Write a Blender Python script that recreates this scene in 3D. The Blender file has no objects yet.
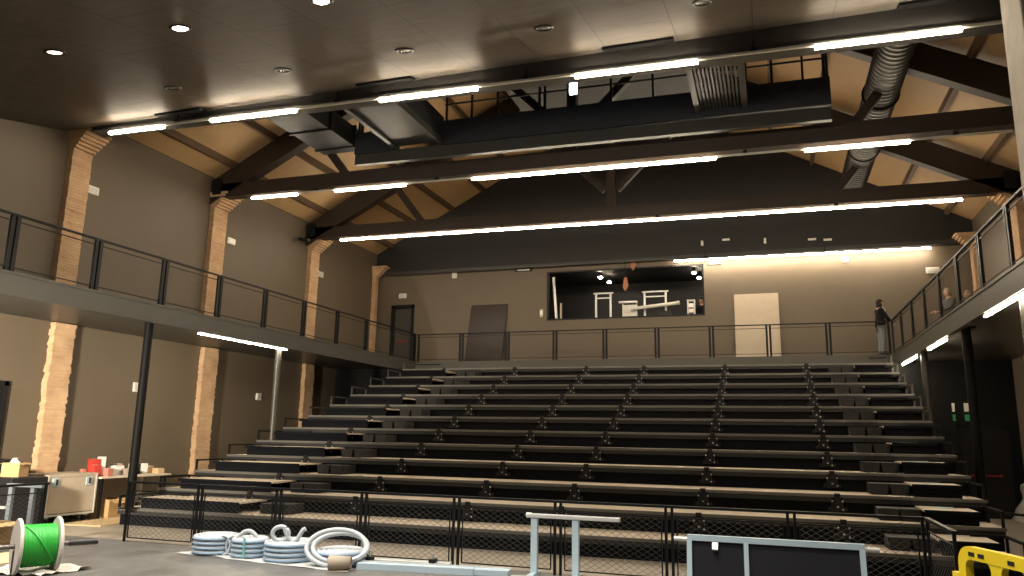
import bpy, bmesh, math, random
from math import sin, cos, pi, radians
from mathutils import Vector, Matrix
random.seed(7)
S = bpy.context.scene
COL = S.collection

# ------------------------------------------------------------------ materials
def mat(name, c, rough=.55, metal=0.0, c2=None, scale=3.0, bump=0.0, emit=None, strength=0, spec=.5, stretch=None, detail=6, bscale=None):
    m = bpy.data.materials.new(name); m.use_nodes = True
    nt = m.node_tree; b = nt.nodes['Principled BSDF']
    b.inputs['Roughness'].default_value = rough; b.inputs['Metallic'].default_value = metal
    b.inputs['Specular IOR Level'].default_value = spec
    if emit:
        b.inputs['Base Color'].default_value = (*c, 1)
        b.inputs['Emission Color'].default_value = (*emit, 1); b.inputs['Emission Strength'].default_value = strength
        return m
    if c2 is None: c2 = tuple(x * .78 for x in c)
    tc = nt.nodes.new('ShaderNodeTexCoord'); mp = nt.nodes.new('ShaderNodeMapping')
    if stretch: mp.inputs['Scale'].default_value = stretch
    nz = nt.nodes.new('ShaderNodeTexNoise'); nz.inputs['Scale'].default_value = scale; nz.inputs['Detail'].default_value = detail
    mx = nt.nodes.new('ShaderNodeMix'); mx.data_type = 'RGBA'
    mx.inputs[6].default_value = (*c, 1); mx.inputs[7].default_value = (*c2, 1)
    L = nt.links.new
    L(tc.outputs['Object'], mp.inputs[0]); L(mp.outputs[0], nz.inputs['Vector']); L(nz.outputs['Fac'], mx.inputs[0])
    L(mx.outputs[2], b.inputs['Base Color'])
    if bump:
        bp = nt.nodes.new('ShaderNodeBump'); bp.inputs['Strength'].default_value = bump; bp.inputs['Distance'].default_value = .02
        if bscale:
            n2 = nt.nodes.new('ShaderNodeTexNoise'); n2.inputs['Scale'].default_value = bscale
            L(mp.outputs[0], n2.inputs['Vector']); L(n2.outputs['Fac'], bp.inputs['Height'])
        else: L(nz.outputs['Fac'], bp.inputs['Height'])
        L(bp.outputs[0], b.inputs['Normal'])
    return m

def brickmat(name, c1, c2, mortar, bw, rh, ms, rough, swap=None, bump=.3, noise=.35, rnoise=None, nstretch=None, bumpn=0.0):
    m = bpy.data.materials.new(name); m.use_nodes = True; nt = m.node_tree; b = nt.nodes['Principled BSDF']; L = nt.links.new
    tc = nt.nodes.new('ShaderNodeTexCoord'); sx = nt.nodes.new('ShaderNodeSeparateXYZ'); cx = nt.nodes.new('ShaderNodeCombineXYZ')
    L(tc.outputs['Object'], sx.inputs[0])
    a, bb = swap or ('X', 'Y')
    L(sx.outputs[a], cx.inputs[0]); L(sx.outputs[bb], cx.inputs[1])
    br = nt.nodes.new('ShaderNodeTexBrick'); br.inputs['Scale'].default_value = 1
    br.inputs['Brick Width'].default_value = bw; br.inputs['Row Height'].default_value = rh; br.inputs['Mortar Size'].default_value = ms
    br.inputs['Color1'].default_value = (*c1, 1); br.inputs['Color2'].default_value = (*c2, 1); br.inputs['Mortar'].default_value = (*mortar, 1)
    L(cx.outputs[0], br.inputs['Vector'])
    nz = nt.nodes.new('ShaderNodeTexNoise'); nz.inputs['Scale'].default_value = 2.2; nz.inputs['Detail'].default_value = 8
    mp = nt.nodes.new('ShaderNodeMapping')
    if nstretch: mp.inputs['Scale'].default_value = nstretch
    L(tc.outputs['Object'], mp.inputs[0]); L(mp.outputs[0], nz.inputs['Vector'])
    mx = nt.nodes.new('ShaderNodeMix'); mx.data_type = 'RGBA'; mx.blend_type = 'OVERLAY'; mx.inputs[0].default_value = noise
    L(br.outputs['Color'], mx.inputs[6]); L(nz.outputs['Color'], mx.inputs[7])
    bwn = nt.nodes.new('ShaderNodeRGBToBW'); L(nz.outputs['Color'], bwn.inputs[0]); L(bwn.outputs[0], mx.inputs[7])
    L(mx.outputs[2], b.inputs['Base Color']); b.inputs['Roughness'].default_value = rough
    if rnoise:
        mr = nt.nodes.new('ShaderNodeMapRange'); mr.inputs['To Min'].default_value = rnoise[0]; mr.inputs['To Max'].default_value = rnoise[1]
        mr.inputs['From Min'].default_value = .3; mr.inputs['From Max'].default_value = .7
        L(nz.outputs['Fac'], mr.inputs['Value']); L(mr.outputs[0], b.inputs['Roughness'])
    bp = nt.nodes.new('ShaderNodeBump'); bp.inputs['Strength'].default_value = bump; bp.inputs['Distance'].default_value = .01; bp.invert = True
    L(br.outputs['Fac'], bp.inputs['Height']); 
    if bumpn:
        b2 = nt.nodes.new('ShaderNodeBump'); b2.inputs['Strength'].default_value = bumpn; b2.inputs['Distance'].default_value = .02
        L(nz.outputs['Fac'], b2.inputs['Height']); L(b2.outputs[0], bp.inputs['Normal'])
    L(bp.outputs[0], b.inputs['Normal'])
    return m

M = {}
M['wall'] = mat('taupe_paint', (.142, .111, .076), .6, c2=(.12, .093, .063), scale=1.3, bump=.08, bscale=40)
M['wall_low'] = M['wall']
M['wall_right'] = M['wall']
M['black_wall'] = mat('black_paint', (.016, .0155, .016), .6, c2=(.011, .011, .012), scale=2)
M['dark_partition'] = mat('partition_black', (.007, .007, .0075), .6, spec=.2)
M['deck'] = mat('balcony_grey', (.062, .06, .053), .42, c2=(.052, .05, .045), scale=1.5, bump=.05)
M['soffit'] = mat('soffit_dark', (.06, .05, .04), .5)
M['floor'] = mat('hall_concrete', (.38, .335, .27), .45, c2=(.30, .26, .21), scale=1.1, bump=.05)
M['stage'] = brickmat('stage_vinyl', (.115, .11, .10), (.105, .10, .092), (.055, .053, .05), 2.4, 1.2, .008, .4, bump=.2, noise=.75, rnoise=(.28, .5))
M['ceiling'] = brickmat('black_plywood', (.085, .07, .053), (.076, .062, .047), (.012, .011, .010), 2.5, 1.25, .009, .3, swap=('Y', 'X'), bump=.35, noise=.6, rnoise=(.50, .57), nstretch=(1.2, 4.5, 1), bumpn=.012)
_b = M['ceiling'].node_tree.nodes['Principled BSDF']; _t = M['ceiling'].node_tree.nodes.new('ShaderNodeCombineXYZ'); _t.inputs[1].default_value = .976; _t.inputs[2].default_value = .215
_b.inputs['Anisotropic'].default_value = .9; _b.inputs['Specular IOR Level'].default_value = .75; M['ceiling'].node_tree.links.new(_t.outputs[0], _b.inputs['Tangent'])   # rolled paint: sheen drawn out along the hall
M['brick'] = brickmat('exposed_brick', (.62, .41, .235), (.53, .33, .185), (.56, .39, .24), .27, .072, .012, .85, swap=('Y', 'Z'), bump=.8, noise=.6)
M['wood_roof'] = mat('roof_boards', (.42, .28, .135), .6, c2=(.31, .195, .088), scale=3, stretch=(1, 6, 1), bump=.15)
M['truss'] = mat('truss_timber', (.032, .019, .012), .55, c2=(.02, .0125, .009), scale=4, stretch=(1, 1, 3), bump=.2)
M['purlin'] = mat('purlin_timber', (.12, .07, .036), .6, c2=(.075, .045, .025), scale=4)
M['beam'] = mat('beam_grey', (.04, .039, .037), .45)
M['steel'] = mat('black_steel', (.010, .0105, .0115), .45, c2=(.007, .0075, .0085), scale=8, spec=.2)
M['black_col'] = mat('column_black', (.006, .006, .0065), .6, spec=.12)
M['stand_grey'] = mat('stand_grey', (.13, .15, .165), .4)
M['steel_grey'] = mat('grey_steel', (.075, .072, .064), .4, metal=.3)
M['navy'] = mat('dark_navy_sheet', (.014, .017, .026), .5)
M['catgrey'] = mat('catwalk_grey', (.04, .041, .04), .5, spec=.3)
M['catnavy'] = mat('catwalk_navy', (.03, .033, .037), .5, spec=.3)
M['wire'] = mat('wire', (.05, .047, .042), .5)
M['wire_fine'] = mat('fine_wire', (.11, .095, .075), .6)
M['tread'] = mat('phenolic_plywood', (.64, .555, .44), .45, c2=(.54, .46, .355), scale=5, bump=.05)
M['nosing'] = mat('nosing_profile', (.17, .165, .15), .36, metal=.3)
M['front_beam'] = mat('front_beam_dark', (.030, .031, .031), .45, spec=.3)
M['riser'] = mat('riser_black', (.0045, .0055, .0085), .6, spec=.12)
M['cheek'] = mat('cheek_grey', (.022, .022, .0215), .55, spec=.3)
M['white'] = mat('white_plastic', (.78, .76, .70), .4, c2=(.7, .68, .62))
M['bolt'] = mat('zinc_bolt', (.62, .60, .56), .3, metal=.6)
M['alu'] = mat('aluminium', (.52, .64, .71), .35, metal=.15, c2=(.46, .57, .64))
M['alu_pale'] = mat('pale_aluminium', (.72, .72, .68), .35, metal=.3)
M['duct'] = mat('galvanised_duct', (.06, .058, .054), .45, metal=.4, c2=(.045, .043, .04), scale=6)
M['led'] = mat('led_glow', (1, .95, .85), .5, emit=(1, .84, .63), strength=45)
M['led_r'] = M['led']
M['down_on'] = mat('downlight_glow', (1, .95, .85), .5, emit=(1, .84, .62), strength=60)
M['down_half'] = mat('downlight_dim', (1, .95, .85), .5, emit=(1, .86, .66), strength=2)
M['lens'] = mat('lens_grey', (.16, .15, .135), .2)
M['cold'] = mat('cold_glow', (.8, .95, 1), .5, emit=(.7, .95, 1), strength=9)
M['green'] = mat('green_cable_jacket', (.035, .42, .05), .42, c2=(.025, .3, .035), scale=20)
M['reel_wood'] = mat('reel_board', (.58, .53, .46), .7, c2=(.48, .43, .37), scale=5, bump=.1)
M['pipe'] = mat('dull_pipe', (.17, .145, .13), .45, metal=.6)
M['pipe_wrap'] = mat('black_tape', (.03, .027, .026), .5)
M['hose'] = mat('ribbed_hose', (.50, .525, .53), .45, c2=(.42, .46, .49), scale=12, bump=.1)
M['hose_blue'] = mat('hose_blue', (.26, .38, .52), .42)
M['strap'] = mat('green_strap', (.25, .62, .55), .5)
M['film'] = mat('plastic_film', (.48, .48, .46), .35, c2=(.5, .5, .48), scale=6, bump=.2)
M['card'] = mat('cardboard', (.52, .35, .17), .8, c2=(.45, .29, .13), scale=4)
M['kraft'] = mat('kraft_paper', (.40, .33, .26), .75, c2=(.33, .27, .2), scale=6, bump=.2)
M['paper'] = mat('wrapping_paper', (.62, .57, .49), .7, c2=(.52, .47, .4), scale=7, bump=.2)
M['ply'] = mat('plywood_sheet', (.60, .45, .26), .6, c2=(.5, .36, .2), scale=3, stretch=(1, 5, 1))
M['casewood'] = mat('case_plywood', (.50, .43, .34), .6, c2=(.42, .355, .27), scale=9)
M['black'] = mat('matt_black', (.015, .015, .017), .5, spec=.25)
M['black_board'] = mat('black_deck_board', (.014, .014, .02), .42, c2=(.010, .010, .014), scale=3)
M['table'] = mat('pale_table_top', (.68, .60, .47), .5)
M['red'] = mat('red_carton', (.55, .05, .035), .6)
M['pink'] = mat('pale_red_carton', (.62, .22, .16), .6)
M['yellow'] = mat('yellow_plastic', (.80, .60, .01), .38, c2=(.72, .52, .01), scale=5)
M['concrete'] = mat('concrete', (.60, .55, .47), .75, c2=(.3, .275, .235), scale=4, bump=.2)
M['brown_panel'] = mat('dark_wood_panel', (.010, .006, .005), .35, c2=(.045, .028, .022), spec=.25, scale=4, stretch=(9, 1, .4))
M['beige_panel'] = mat('beige_board', (.50, .42, .32), .5, c2=(.42, .345, .255), scale=6)
M['door'] = mat('door_black', (.009, .009, .009), .45, spec=.3)
M['bar_red'] = mat('red_bar', (.35, .02, .02), .4)
M['sign_green'] = mat('sign_green', (.05, .35, .16), .5)
M['skin'] = mat('skin', (.52, .30, .20), .5)
M['hair'] = mat('brown_hair', (.022, .012, .008), .6, spec=.2)
M['hair_grey'] = mat('grey_hair', (.30, .26, .21), .6)
M['jacket'] = mat('black_jacket', (.009, .009, .0105), .8, spec=.15)
M['jacket_grey'] = mat('grey_jacket', (.06, .062, .062), .8)
M['jeans'] = mat('grey_jeans', (.20, .215, .225), .8)
M['scarf'] = mat('pale_scarf', (.62, .57, .48), .8)
M['shoe'] = mat('dark_shoe', (.02, .02, .02), .5)
M['tape_blue'] = mat('pale_reflective_tape', (.50, .72, .78), .35)
M['pendant_wood'] = mat('orange_board', (.45, .17, .09), .6)
M['green_line'] = mat('green_line', (.10, .22, .17), .5)

# ------------------------------------------------------------------ mesh builder
class MB:
    def __init__(s): s.v = []; s.f = []; s.sm = set()
    def add(s, vs, fs, smooth=False):
        o = len(s.v); s.v += [tuple(v) for v in vs]
        for f in fs:
            if smooth: s.sm.add(len(s.f))
            s.f.append(tuple(i + o for i in f))
        return s
    def box(s, x0, x1, y0, y1, z0, z1):
        return s.hexa([(x0, y0, z0), (x1, y0, z0), (x1, y1, z0), (x0, y1, z0), (x0, y0, z1), (x1, y0, z1), (x1, y1, z1), (x0, y1, z1)])
    def hexa(s, vs):
        return s.add(vs, [(0, 3, 2, 1), (4, 5, 6, 7), (0, 1, 5, 4), (1, 2, 6, 5), (2, 3, 7, 6), (3, 0, 4, 7)])
    def bbox(s, x0, x1, y0, y1, z0, z1, b=.01):   # bevelled box
        bm = bmesh.new(); bmesh.ops.create_cube(bm, size=1)
        for v in bm.verts: v.co = Vector(((x0 + x1) / 2 + v.co.x * (x1 - x0), (y0 + y1) / 2 + v.co.y * (y1 - y0), (z0 + z1) / 2 + v.co.z * (z1 - z0)))
        bmesh.ops.bevel(bm, geom=bm.edges[:], offset=b, segments=2, affect='EDGES', profile=.5)
        bm.verts.index_update(); s.add([v.co[:] for v in bm.verts], [[v.index for v in f.verts] for f in bm.faces]); bm.free(); return s
    def bar(s, p, q, w, h=None, up=(0, 0, 1)):
        h = h or w; p = Vector(p); q = Vector(q); d = (q - p).normalized(); u = Vector(up)
        if abs(d.dot(u)) > .98: u = Vector((0, 1, 0)) if abs(d.y) < .9 else Vector((1, 0, 0))
        a = d.cross(u).normalized() * w / 2; c = a.cross(d).normalized() * h / 2
        return s.hexa([p - a - c, p + a - c, q + a - c, q - a - c, p - a + c, p + a + c, q + a + c, q - a + c])
    def tube(s, path, r, n=8, closed=False, caps=True):
        P = [Vector(p) for p in path]; N = len(P); rs = r if isinstance(r, (list, tuple)) else [r] * N
        u = None; vs = []
        for i in range(N):
            d = (P[(i + 1) % N] - P[i - 1]) if closed else (P[min(i + 1, N - 1)] - P[max(i - 1, 0)])
            d.normalize()
            if u is None: u = d.orthogonal().normalized()
            else:
                u = u - d * u.dot(d); u.normalize()
            w = d.cross(u)
            for k in range(n): a = 2 * pi * k / n; vs.append(P[i] + (u * cos(a) + w * sin(a)) * rs[i])
        fs = []
        for i in range(N if closed else N - 1):
            j = (i + 1) % N
            for k in range(n): l = (k + 1) % n; fs.append((i * n + k, i * n + l, j * n + l, j * n + k))
        s.add(vs, fs, True)
        if caps and not closed: s.add(vs[:n], [tuple(range(n - 1, -1, -1))]); s.add(vs[-n:], [tuple(range(n))])
        return s
    def cyl(s, p, q, r, n=16): return s.tube([p, q], r, n)
    def wire(s, p, q, r): 
        return s.tube([p, q], r, 3, caps=False)
    def lathe(s, prof, n=24, axis=((0, 0, 0), (0, 0, 1)), smooth=True):
        o = Vector(axis[0]); d = Vector(axis[1]).normalized(); u = d.orthogonal().normalized(); w = d.cross(u); vs = []; fs = []
        for r, t in prof:
            for k in range(n): a = 2 * pi * k / n; vs.append(o + d * t + (u * cos(a) + w * sin(a)) * r)
        for i in range(len(prof) - 1):
            for k in range(n): l = (k + 1) % n; fs.append((i * n + k, i * n + l, (i + 1) * n + l, (i + 1) * n + k))
        return s.add(vs, fs, smooth)
    def extr(s, poly, d):      # closed polygon (3d points) extruded by vector d
        n = len(poly); P = [Vector(p) for p in poly]; D = Vector(d)
        return s.add(P + [p + D for p in P], [tuple(range(n - 1, -1, -1)), tuple(range(n, 2 * n))] + [(i, (i + 1) % n, (i + 1) % n + n, i + n) for i in range(n)])
    def build(s, name, m, parent=None, local=False):
        me = bpy.data.meshes.new(name)
        off = Vector((0, 0, 0))
        if parent is not None and not local: off = root_loc(parent)
        me.from_pydata([Vector(v) - off for v in s.v], [], s.f)
        if s.sm:
            for i in s.sm: me.polygons[i].use_smooth = True
        bm = bmesh.new(); bm.from_mesh(me); bmesh.ops.recalc_face_normals(bm, faces=bm.faces); bm.to_mesh(me); bm.free()
        me.materials.append(M[m] if isinstance(m, str) else m)
        o = bpy.data.objects.new(name, me); COL.objects.link(o)
        if parent is not None: o.parent = parent
        return o

def root_loc(o):
    v = Vector((0, 0, 0))
    while o is not None: v += o.location; o = o.parent
    return v
def tag(o, label=None, cat=None, group=None, kind=None):
    if label: o['label'] = label
    if cat: o['category'] = cat
    if group: o['group'] = group
    if kind: o['kind'] = kind
    return o
def thing(name, label, cat, loc=(0, 0, 0), group=None, rz=0):
    o = bpy.data.objects.new(name, None); o.empty_display_size = .1; COL.objects.link(o); o.location = loc; o.rotation_euler = (0, 0, rz)
    return tag(o, label, cat, group)
def struct(name, mb, m, label=None):
    o = mb.build(name, m); o['kind'] = 'structure'
    if label: o['label'] = label
    return o
def dup(root, loc, rz=None, label=None, parent=None):
    r = root.copy(); COL.objects.link(r); r.location = loc
    if rz is not None: r.rotation_euler = (0, 0, rz)
    if label: r['label'] = label
    if parent is not None: r.parent = parent
    for ch in list(root.children):
        c = ch.copy(); COL.objects.link(c); c.parent = r
        for g in list(ch.children):
            d = g.copy(); COL.objects.link(d); d.parent = c
    return r

ORD = ['first', 'second', 'third', 'fourth', 'fifth', 'sixth', 'seventh', 'eighth', 'ninth', 'tenth', 'eleventh', 'twelfth', 'thirteenth', 'fourteenth', 'fifteenth', 'sixteenth']

# ------------------------------------------------------------------ camera
H = 1.573
cam = bpy.data.cameras.new('camera'); co = bpy.data.objects.new('camera', cam); COL.objects.link(co)
cam.sensor_width = 36; cam.lens = 754.97 / 1024 * 36; cam.clip_end = 200
fw = Vector((-0.31763232, 0.9283097, 0.19326357)); rt = Vector((0.9471159, 0.3204107, 0.01756283)); up = Vector((0.04561997, -0.18862152, 0.98098967))
mt = Matrix((rt, up, -fw)).transposed().to_4x4(); mt.translation = Vector((0, 0, H)); co.matrix_world = mt
S.camera = co
S.view_settings.view_transform = 'Standard'; S.view_settings.look = 'None'; S.view_settings.gamma = 1; S.view_settings.exposure = 1.08
S.view_settings.use_curve_mapping = False

# ------------------------------------------------------------------ constants
XL, XR, XLb, XRb = -15.42, 6.53, -12.67, 3.66
YB = 27.7; HF = -.41; ZD = 4.29; ZF = 3.88; YL = 25.95
CX = (XL + XR) / 2; PITCH = .52
def zt(x, z, k=.008): return z - k * (x - XL)          # the old roof sits slightly lower on the right
def zroof(x): return zt(x, 8.98) + PITCH * (11 - abs(x - CX))

# ------------------------------------------------------------------ room shell
struct('floor_hall', MB().box(XL - .3, XR + .3, 8.5, 32, HF - .2, HF), 'floor')
struct('floor_stage', MB().box(XL - .3, XR + .3, -4, 9.08, HF - .1, 0), 'stage')
mb = MB(); mb.box(XL - .3, XL, -4, 32, HF - .2, zt(XL, 8.98)); struct('wall_left', mb, 'wall')
mb = MB(); mb.box(XR, XR + .3, -4, 32, HF - .2, zt(XR, 8.98)); struct('wall_right', mb, 'wall')
struct('wall_behind', MB().box(XL - .3, XR + .3, -4.3, -4, -.5, 9), 'black_wall')
# back wall with the control-room opening and a doorway
WX0, WX1, WZ0, WZ1 = -8.04, -2.10, 6.02, 7.9
DX0, DX1, DZ1 = -14.74, -13.70, 6.84
mb = MB()
mb.box(XL, DX0, YB, YB + .25, HF, 8.2); mb.box(DX0, DX1, YB, YB + .25, DZ1, 8.2); mb.box(DX0, DX1, YB, YB + .25, HF, ZD)
mb.box(DX1, WX0, YB, YB + .25, HF, 8.2); mb.box(WX0, WX1, YB, YB + .25, HF, WZ0); mb.box(WX0, WX1, YB, YB + .25, WZ1, 8.2); mb.box(WX1, XR, YB, YB + .25, HF, 8.2)
struct('wall_back', mb, 'wall')
mb = MB(); mb.extr([(XL, 27.45, 8.14), (XR, 27.45, 8.06), (XR, 27.45, zroof(XR)), (CX, 27.45, zroof(CX)), (XL, 27.45, zroof(XL))], (0, .3, 0))
struct('wall_gable', mb, 'black_wall')
struct('trim_1', MB().box(XL, XR, 27.4, 27.46, 8.06, 8.2), 'beam')
# window frame of the control room
mb = MB()
for a in ((WX0, WX0 + .07, WZ0, WZ1), (WX1 - .05, WX1, WZ0, WZ1), (WX0, WX1, WZ0 - .03, WZ0 + .03), (WX0, WX1, WZ1 - .05, WZ1)):
    mb.box(a[0], a[1], YB - .02, YB + .25, a[2], a[3])
struct('window_1', mb, 'black')
struct('wall_booth', MB().box(-9.2, -1.2, 31.4, 31.6, 4.6, 8.2).box(-9.3, -9.2, YB + .25, 31.6, 4.6, 8.2).box(-1.2, -1.1, YB + .25, 31.6, 4.6, 8.2), 'black_wall')
struct('floor_booth', MB().box(-9.3, -1.1, YB + .25, 31.6, 4.85, 4.97), 'black_wall')
struct('ceiling_booth', MB().box(-9.3, -1.1, YB + .25, 31.6, 8.05, 8.2), 'black_wall')
# doorway
mb = MB().box(DX0, DX0 + .12, YB - .04, YB + .2, ZD, DZ1).box(DX1 - .12, DX1, YB - .04, YB + .2, ZD, DZ1).box(DX0, DX1, YB - .04, YB + .2, DZ1 - .12, DZ1)
d1 = struct('door_1', mb, 'door')
MB().box(DX0 + .12, DX1 - .12, YB + .12, YB + .17, ZD, DZ1 - .12).build('door_leaf', 'deck', d1)
MB().box(DX0 + .25, DX1 - .3, YB + .06, YB + .12, ZD + 1.02, ZD + 1.07).build('push_bar', 'bar_red', d1)

mb = MB().box(XL, XL + .06, 10.7, 10.8, HF, 2.55).box(XL, XL + .06, 11.8, 11.9, HF, 2.55).box(XL, XL + .06, 10.7, 11.9, 2.45, 2.55)
d3 = struct('door_3', mb, 'door')
MB().box(XL, XL + .03, 10.8, 11.8, HF, 2.45).build('door_leaf', 'door', d3)

# roof sheathing
for nm, xa, xb in (('ceiling_roof_left', XL, CX), ('ceiling_roof_right', CX, XR)):
    mb = MB(); za, zb = zroof(xa), zroof(xb)
    mb.hexa([(xa, 12.3, za), (xb, 12.3, zb), (xb, YB, zb), (xa, YB, za), (xa, 12.3, za + .15), (xb, 12.3, zb + .15), (xb, YB, zb + .15), (xa, YB, za + .15)])
    struct(nm, mb, 'wood_roof')
struct('wall_roof_front', MB().extr([(XL, 12.5, 8.5), (XR, 12.5, 8.5), (XR, 12.5, zroof(XR) + .2), (CX, 12.5, zroof(CX) + .2), (XL, 12.5, zroof(XL) + .2)], (0, .05, 0)), 'black_wall')

# sloping black plywood ceiling over the stage (rises to the hall)
def zc(y, x=CX): return 8.46 + .22 * (y - 12.5) - .0 * (x - CX)
y0, y1 = -4, 12.44
mb = MB(); L0 = [(XL, y0, zc(y0, XL)), (XR, y0, zc(y0, XR)), (XR, y1, zc(y1, XR)), (XL, y1, zc(y1, XL))]
mb.hexa(L0 + [(a, b, c + .12) for a, b, c in L0]); struct('ceiling_stage', mb, 'ceiling')
# beam along the ceiling edge
def zb_(x): return 8.25 - .020 * (x + 10)
mb = MB(); a_, b_ = XL + .8, XR
mb.hexa([(a_, 12.45, zb_(a_)), (b_, 12.45, zb_(b_)), (b_, 12.75, zb_(b_)), (a_, 12.75, zb_(a_)), (a_, 12.45, 8.56), (b_, 12.45, 8.56), (b_, 12.75, 8.56), (a_, 12.75, 8.56)])
mb.hexa([(a_, 12.41, zb_(a_) - .01), (b_, 12.41, zb_(b_) - .01), (b_, 12.79, zb_(b_) - .01), (a_, 12.79, zb_(a_) - .01), (a_, 12.41, zb_(a_) + .03), (b_, 12.41, zb_(b_) + .03), (b_, 12.79, zb_(b_) + .03), (a_, 12.79, zb_(a_) + .03)])
struct('trim_2', mb, 'beam')

# balconies and landing
def balcony(nm, xa, xb, edge, y0, y1):
    s = 1 if edge == xb else -1
    mb = MB(); d0, d1 = sorted((edge - s * .12, xa if s > 0 else xb)); mb.box(d0, d1, y0, y1, ZF + .08, ZD)
    e0, e1 = sorted((edge, edge - s * .12)); mb.box(e0, e1, y0, y1, ZF, ZD)
    e0, e1 = sorted((edge + s * .02, edge - s * .004)); mb.box(e0, e1, y0, y1, ZD - .035, ZD + .012)
    return struct(nm, mb, 'deck')
balcony('floor_balcony_left', XL, XLb, XLb, 2.0, YL)
balcony('floor_balcony_right', XRb, XR, XRb, 11.3, YL)
struct('floor_landing', MB().box(XL, XR, YL, YB, 4.02, ZD), 'deck')
# black partitions closing the space under the galleries
struct('wall_partition_left', MB().box(XL, -12.2, 24.8, 24.95, HF, ZF + .06), 'dark_partition')
mb = MB().box(XRb - .2, XR, 24.8, 24.95, HF, ZF + .06); struct('wall_partition_right', mb, 'dark_partition')
mb = MB().box(5.0, 5.06, 24.74, 24.8, HF, 2.12).box(6.22, 6.28, 24.74, 24.8, HF, 2.12).box(5.0, 6.28, 24.74, 24.8, 2.06, 2.14)
d2 = struct('door_2', mb, 'steel')
MB().box(5.06, 6.22, 24.755, 24.79, HF, 2.06).build('door_leaf', 'door', d2)
MB().bar((5.25, 24.68, .74), (5.98, 24.68, .74), .05, .04).box(5.25, 5.30, 24.68, 24.76, .71, .77).box(5.93, 5.98, 24.68, 24.76, .71, .77).build('push_bar', 'bar_red', d2)

# concrete pillar at the right of the stage opening
tag(MB().bbox(3.13, 4.1, 9.95, 10.7, 0.0 - .41, zc(10.7) - .0, .02).build('concrete_pillar', 'concrete'), 'pale grey concrete pillar at the upper right edge beside the front beam', 'pillar', kind='structure')

# ------------------------------------------------------------------ brick pilasters
def pilaster(x, side, y0, y1, label, ztop, jag=True):
    t = thing('brick_pilaster', label, 'pilaster', (x, (y0 + y1) / 2, HF), 'brick pilasters on the side walls')
    mb = MB(); z = HF; r = random.Random(int(y0 * 10) + (0 if side > 0 else 5)); lowmb = MB(); x += side * .004
    dy = 0
    while z < ztop - .5:
        if ZF < z < ZD: z += .075; continue
        low = z < ZF
        dy += r.uniform(-.008, .008); dy *= .85; lo_ = (.16 if y1 < 24 else 0) if low else 0
        j0, j1 = (r.uniform(-.022, .022), r.uniform(-.022, .022)) if low else (r.uniform(-.006, .006), r.uniform(-.006, .006))
        d = .16 + r.uniform(-.008, .008)
        xa, xb = sorted((x, x + side * d)); (lowmb if low else mb).box(xa, xb, y0 + lo_ + j0 + (dy if low else 0), y1 + lo_ + j1 + (dy if low else 0), z, z + .075); z += .075
    mb.build('upper_shaft', 'brick', t); lowmb.build('lower_shaft', 'brick', t)
    mb = MB(); n = 7
    for k in range(n):
        z0 = ztop - .5 + k * .5 / n; e = .17 + .075 * k; xa, xb = sorted((x, x + side * e))
        mb.box(xa, xb, y0 - .012 * k, y1 + .012 * k, z0, z0 + .5 / n * .96)
    mb.build('corbel', 'brick', t)
for y0_, y1_, lb in ((12.56, 13.1, 'brick pilaster on left wall nearest the stage, under the ceiling edge beam'), (17.4, 17.98, 'brick pilaster on left wall under the middle truss end'),
                     (22.45, 22.98, 'brick pilaster on left wall under the rear truss end'), (27.15, 27.39, 'brick pilaster in the far left corner beside the black doorway')):
    pilaster(XL, 1, y0_, y1_, lb, 8.5 if y0_ < 20 else 8.42)
for y0_, y1_, lb in ((22.35, 22.95, 'pale brick pilaster on right wall seen through the gallery railing, nearer one'), (27.0, 27.39, 'pale brick pilaster in the far right corner behind two people'), (17.4, 17.98, 'brick pilaster on right wall under the middle truss')):
    if y0_ == 17.4: continue
    pilaster(XR, -1, y0_, y1_, lb, 8.3)

# ------------------------------------------------------------------ trusses
def truss(y, label):
    t = thing('roof_truss', label, 'roof truss', (CX, y, 8.3), 'timber roof trusses')
    w = .15
    def poly(pts): 
        return MB().extr([(x, y - w, z) for x, z in pts], (0, 2 * w, 0))
    poly([(XL + .05, zt(XL, 8.33)), (XR - .05, zt(XR, 8.33)), (XR - .05, zt(XR, 8.74)), (XL + .05, zt(XL, 8.74))]).build('tie_beam', 'truss', t)
    for s, xe in ((-1, XL), (1, XR)):
        zt0 = zroof(xe) - .14; zt1 = zroof(CX) - .14
        poly([(xe, zt0 - .72), (CX, zt1 - .72), (CX, zt1), (xe, zt0)]).build('top_chord', 'truss', t)
        MB().bar((CX + s * 6.4, y, zt(CX + s * 6, 8.6)), (CX + s * 7.75, y, zroof(CX + s * 7.6) - .45), .2, .18, (0, 1, 0)).build('strut', 'truss', t)
        MB().bar((CX + s * .2, y, zt(CX, 9.3)), (CX + s * 3.4, y, zroof(CX + s * 3.4) - .45), .2, .18, (0, 1, 0)).build('strut', 'truss', t)
    MB().bar((CX, y, zt(CX, 8.5)), (CX, y, zroof(CX) - .3), .24, .24).build('king_post', 'truss', t)
    for x in (XL + .25, XR - .25): MB().box(x - .15, x + .15, y - .19, y + .19, zt(x, 8.42), zt(x, 8.9)).build('bearing_plate', 'steel', t)
truss(17.5, 'dark timber truss spanning the hall just behind the middle row of lights')
truss(22.4, 'dark timber truss spanning the hall behind the longest line of light')
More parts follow.
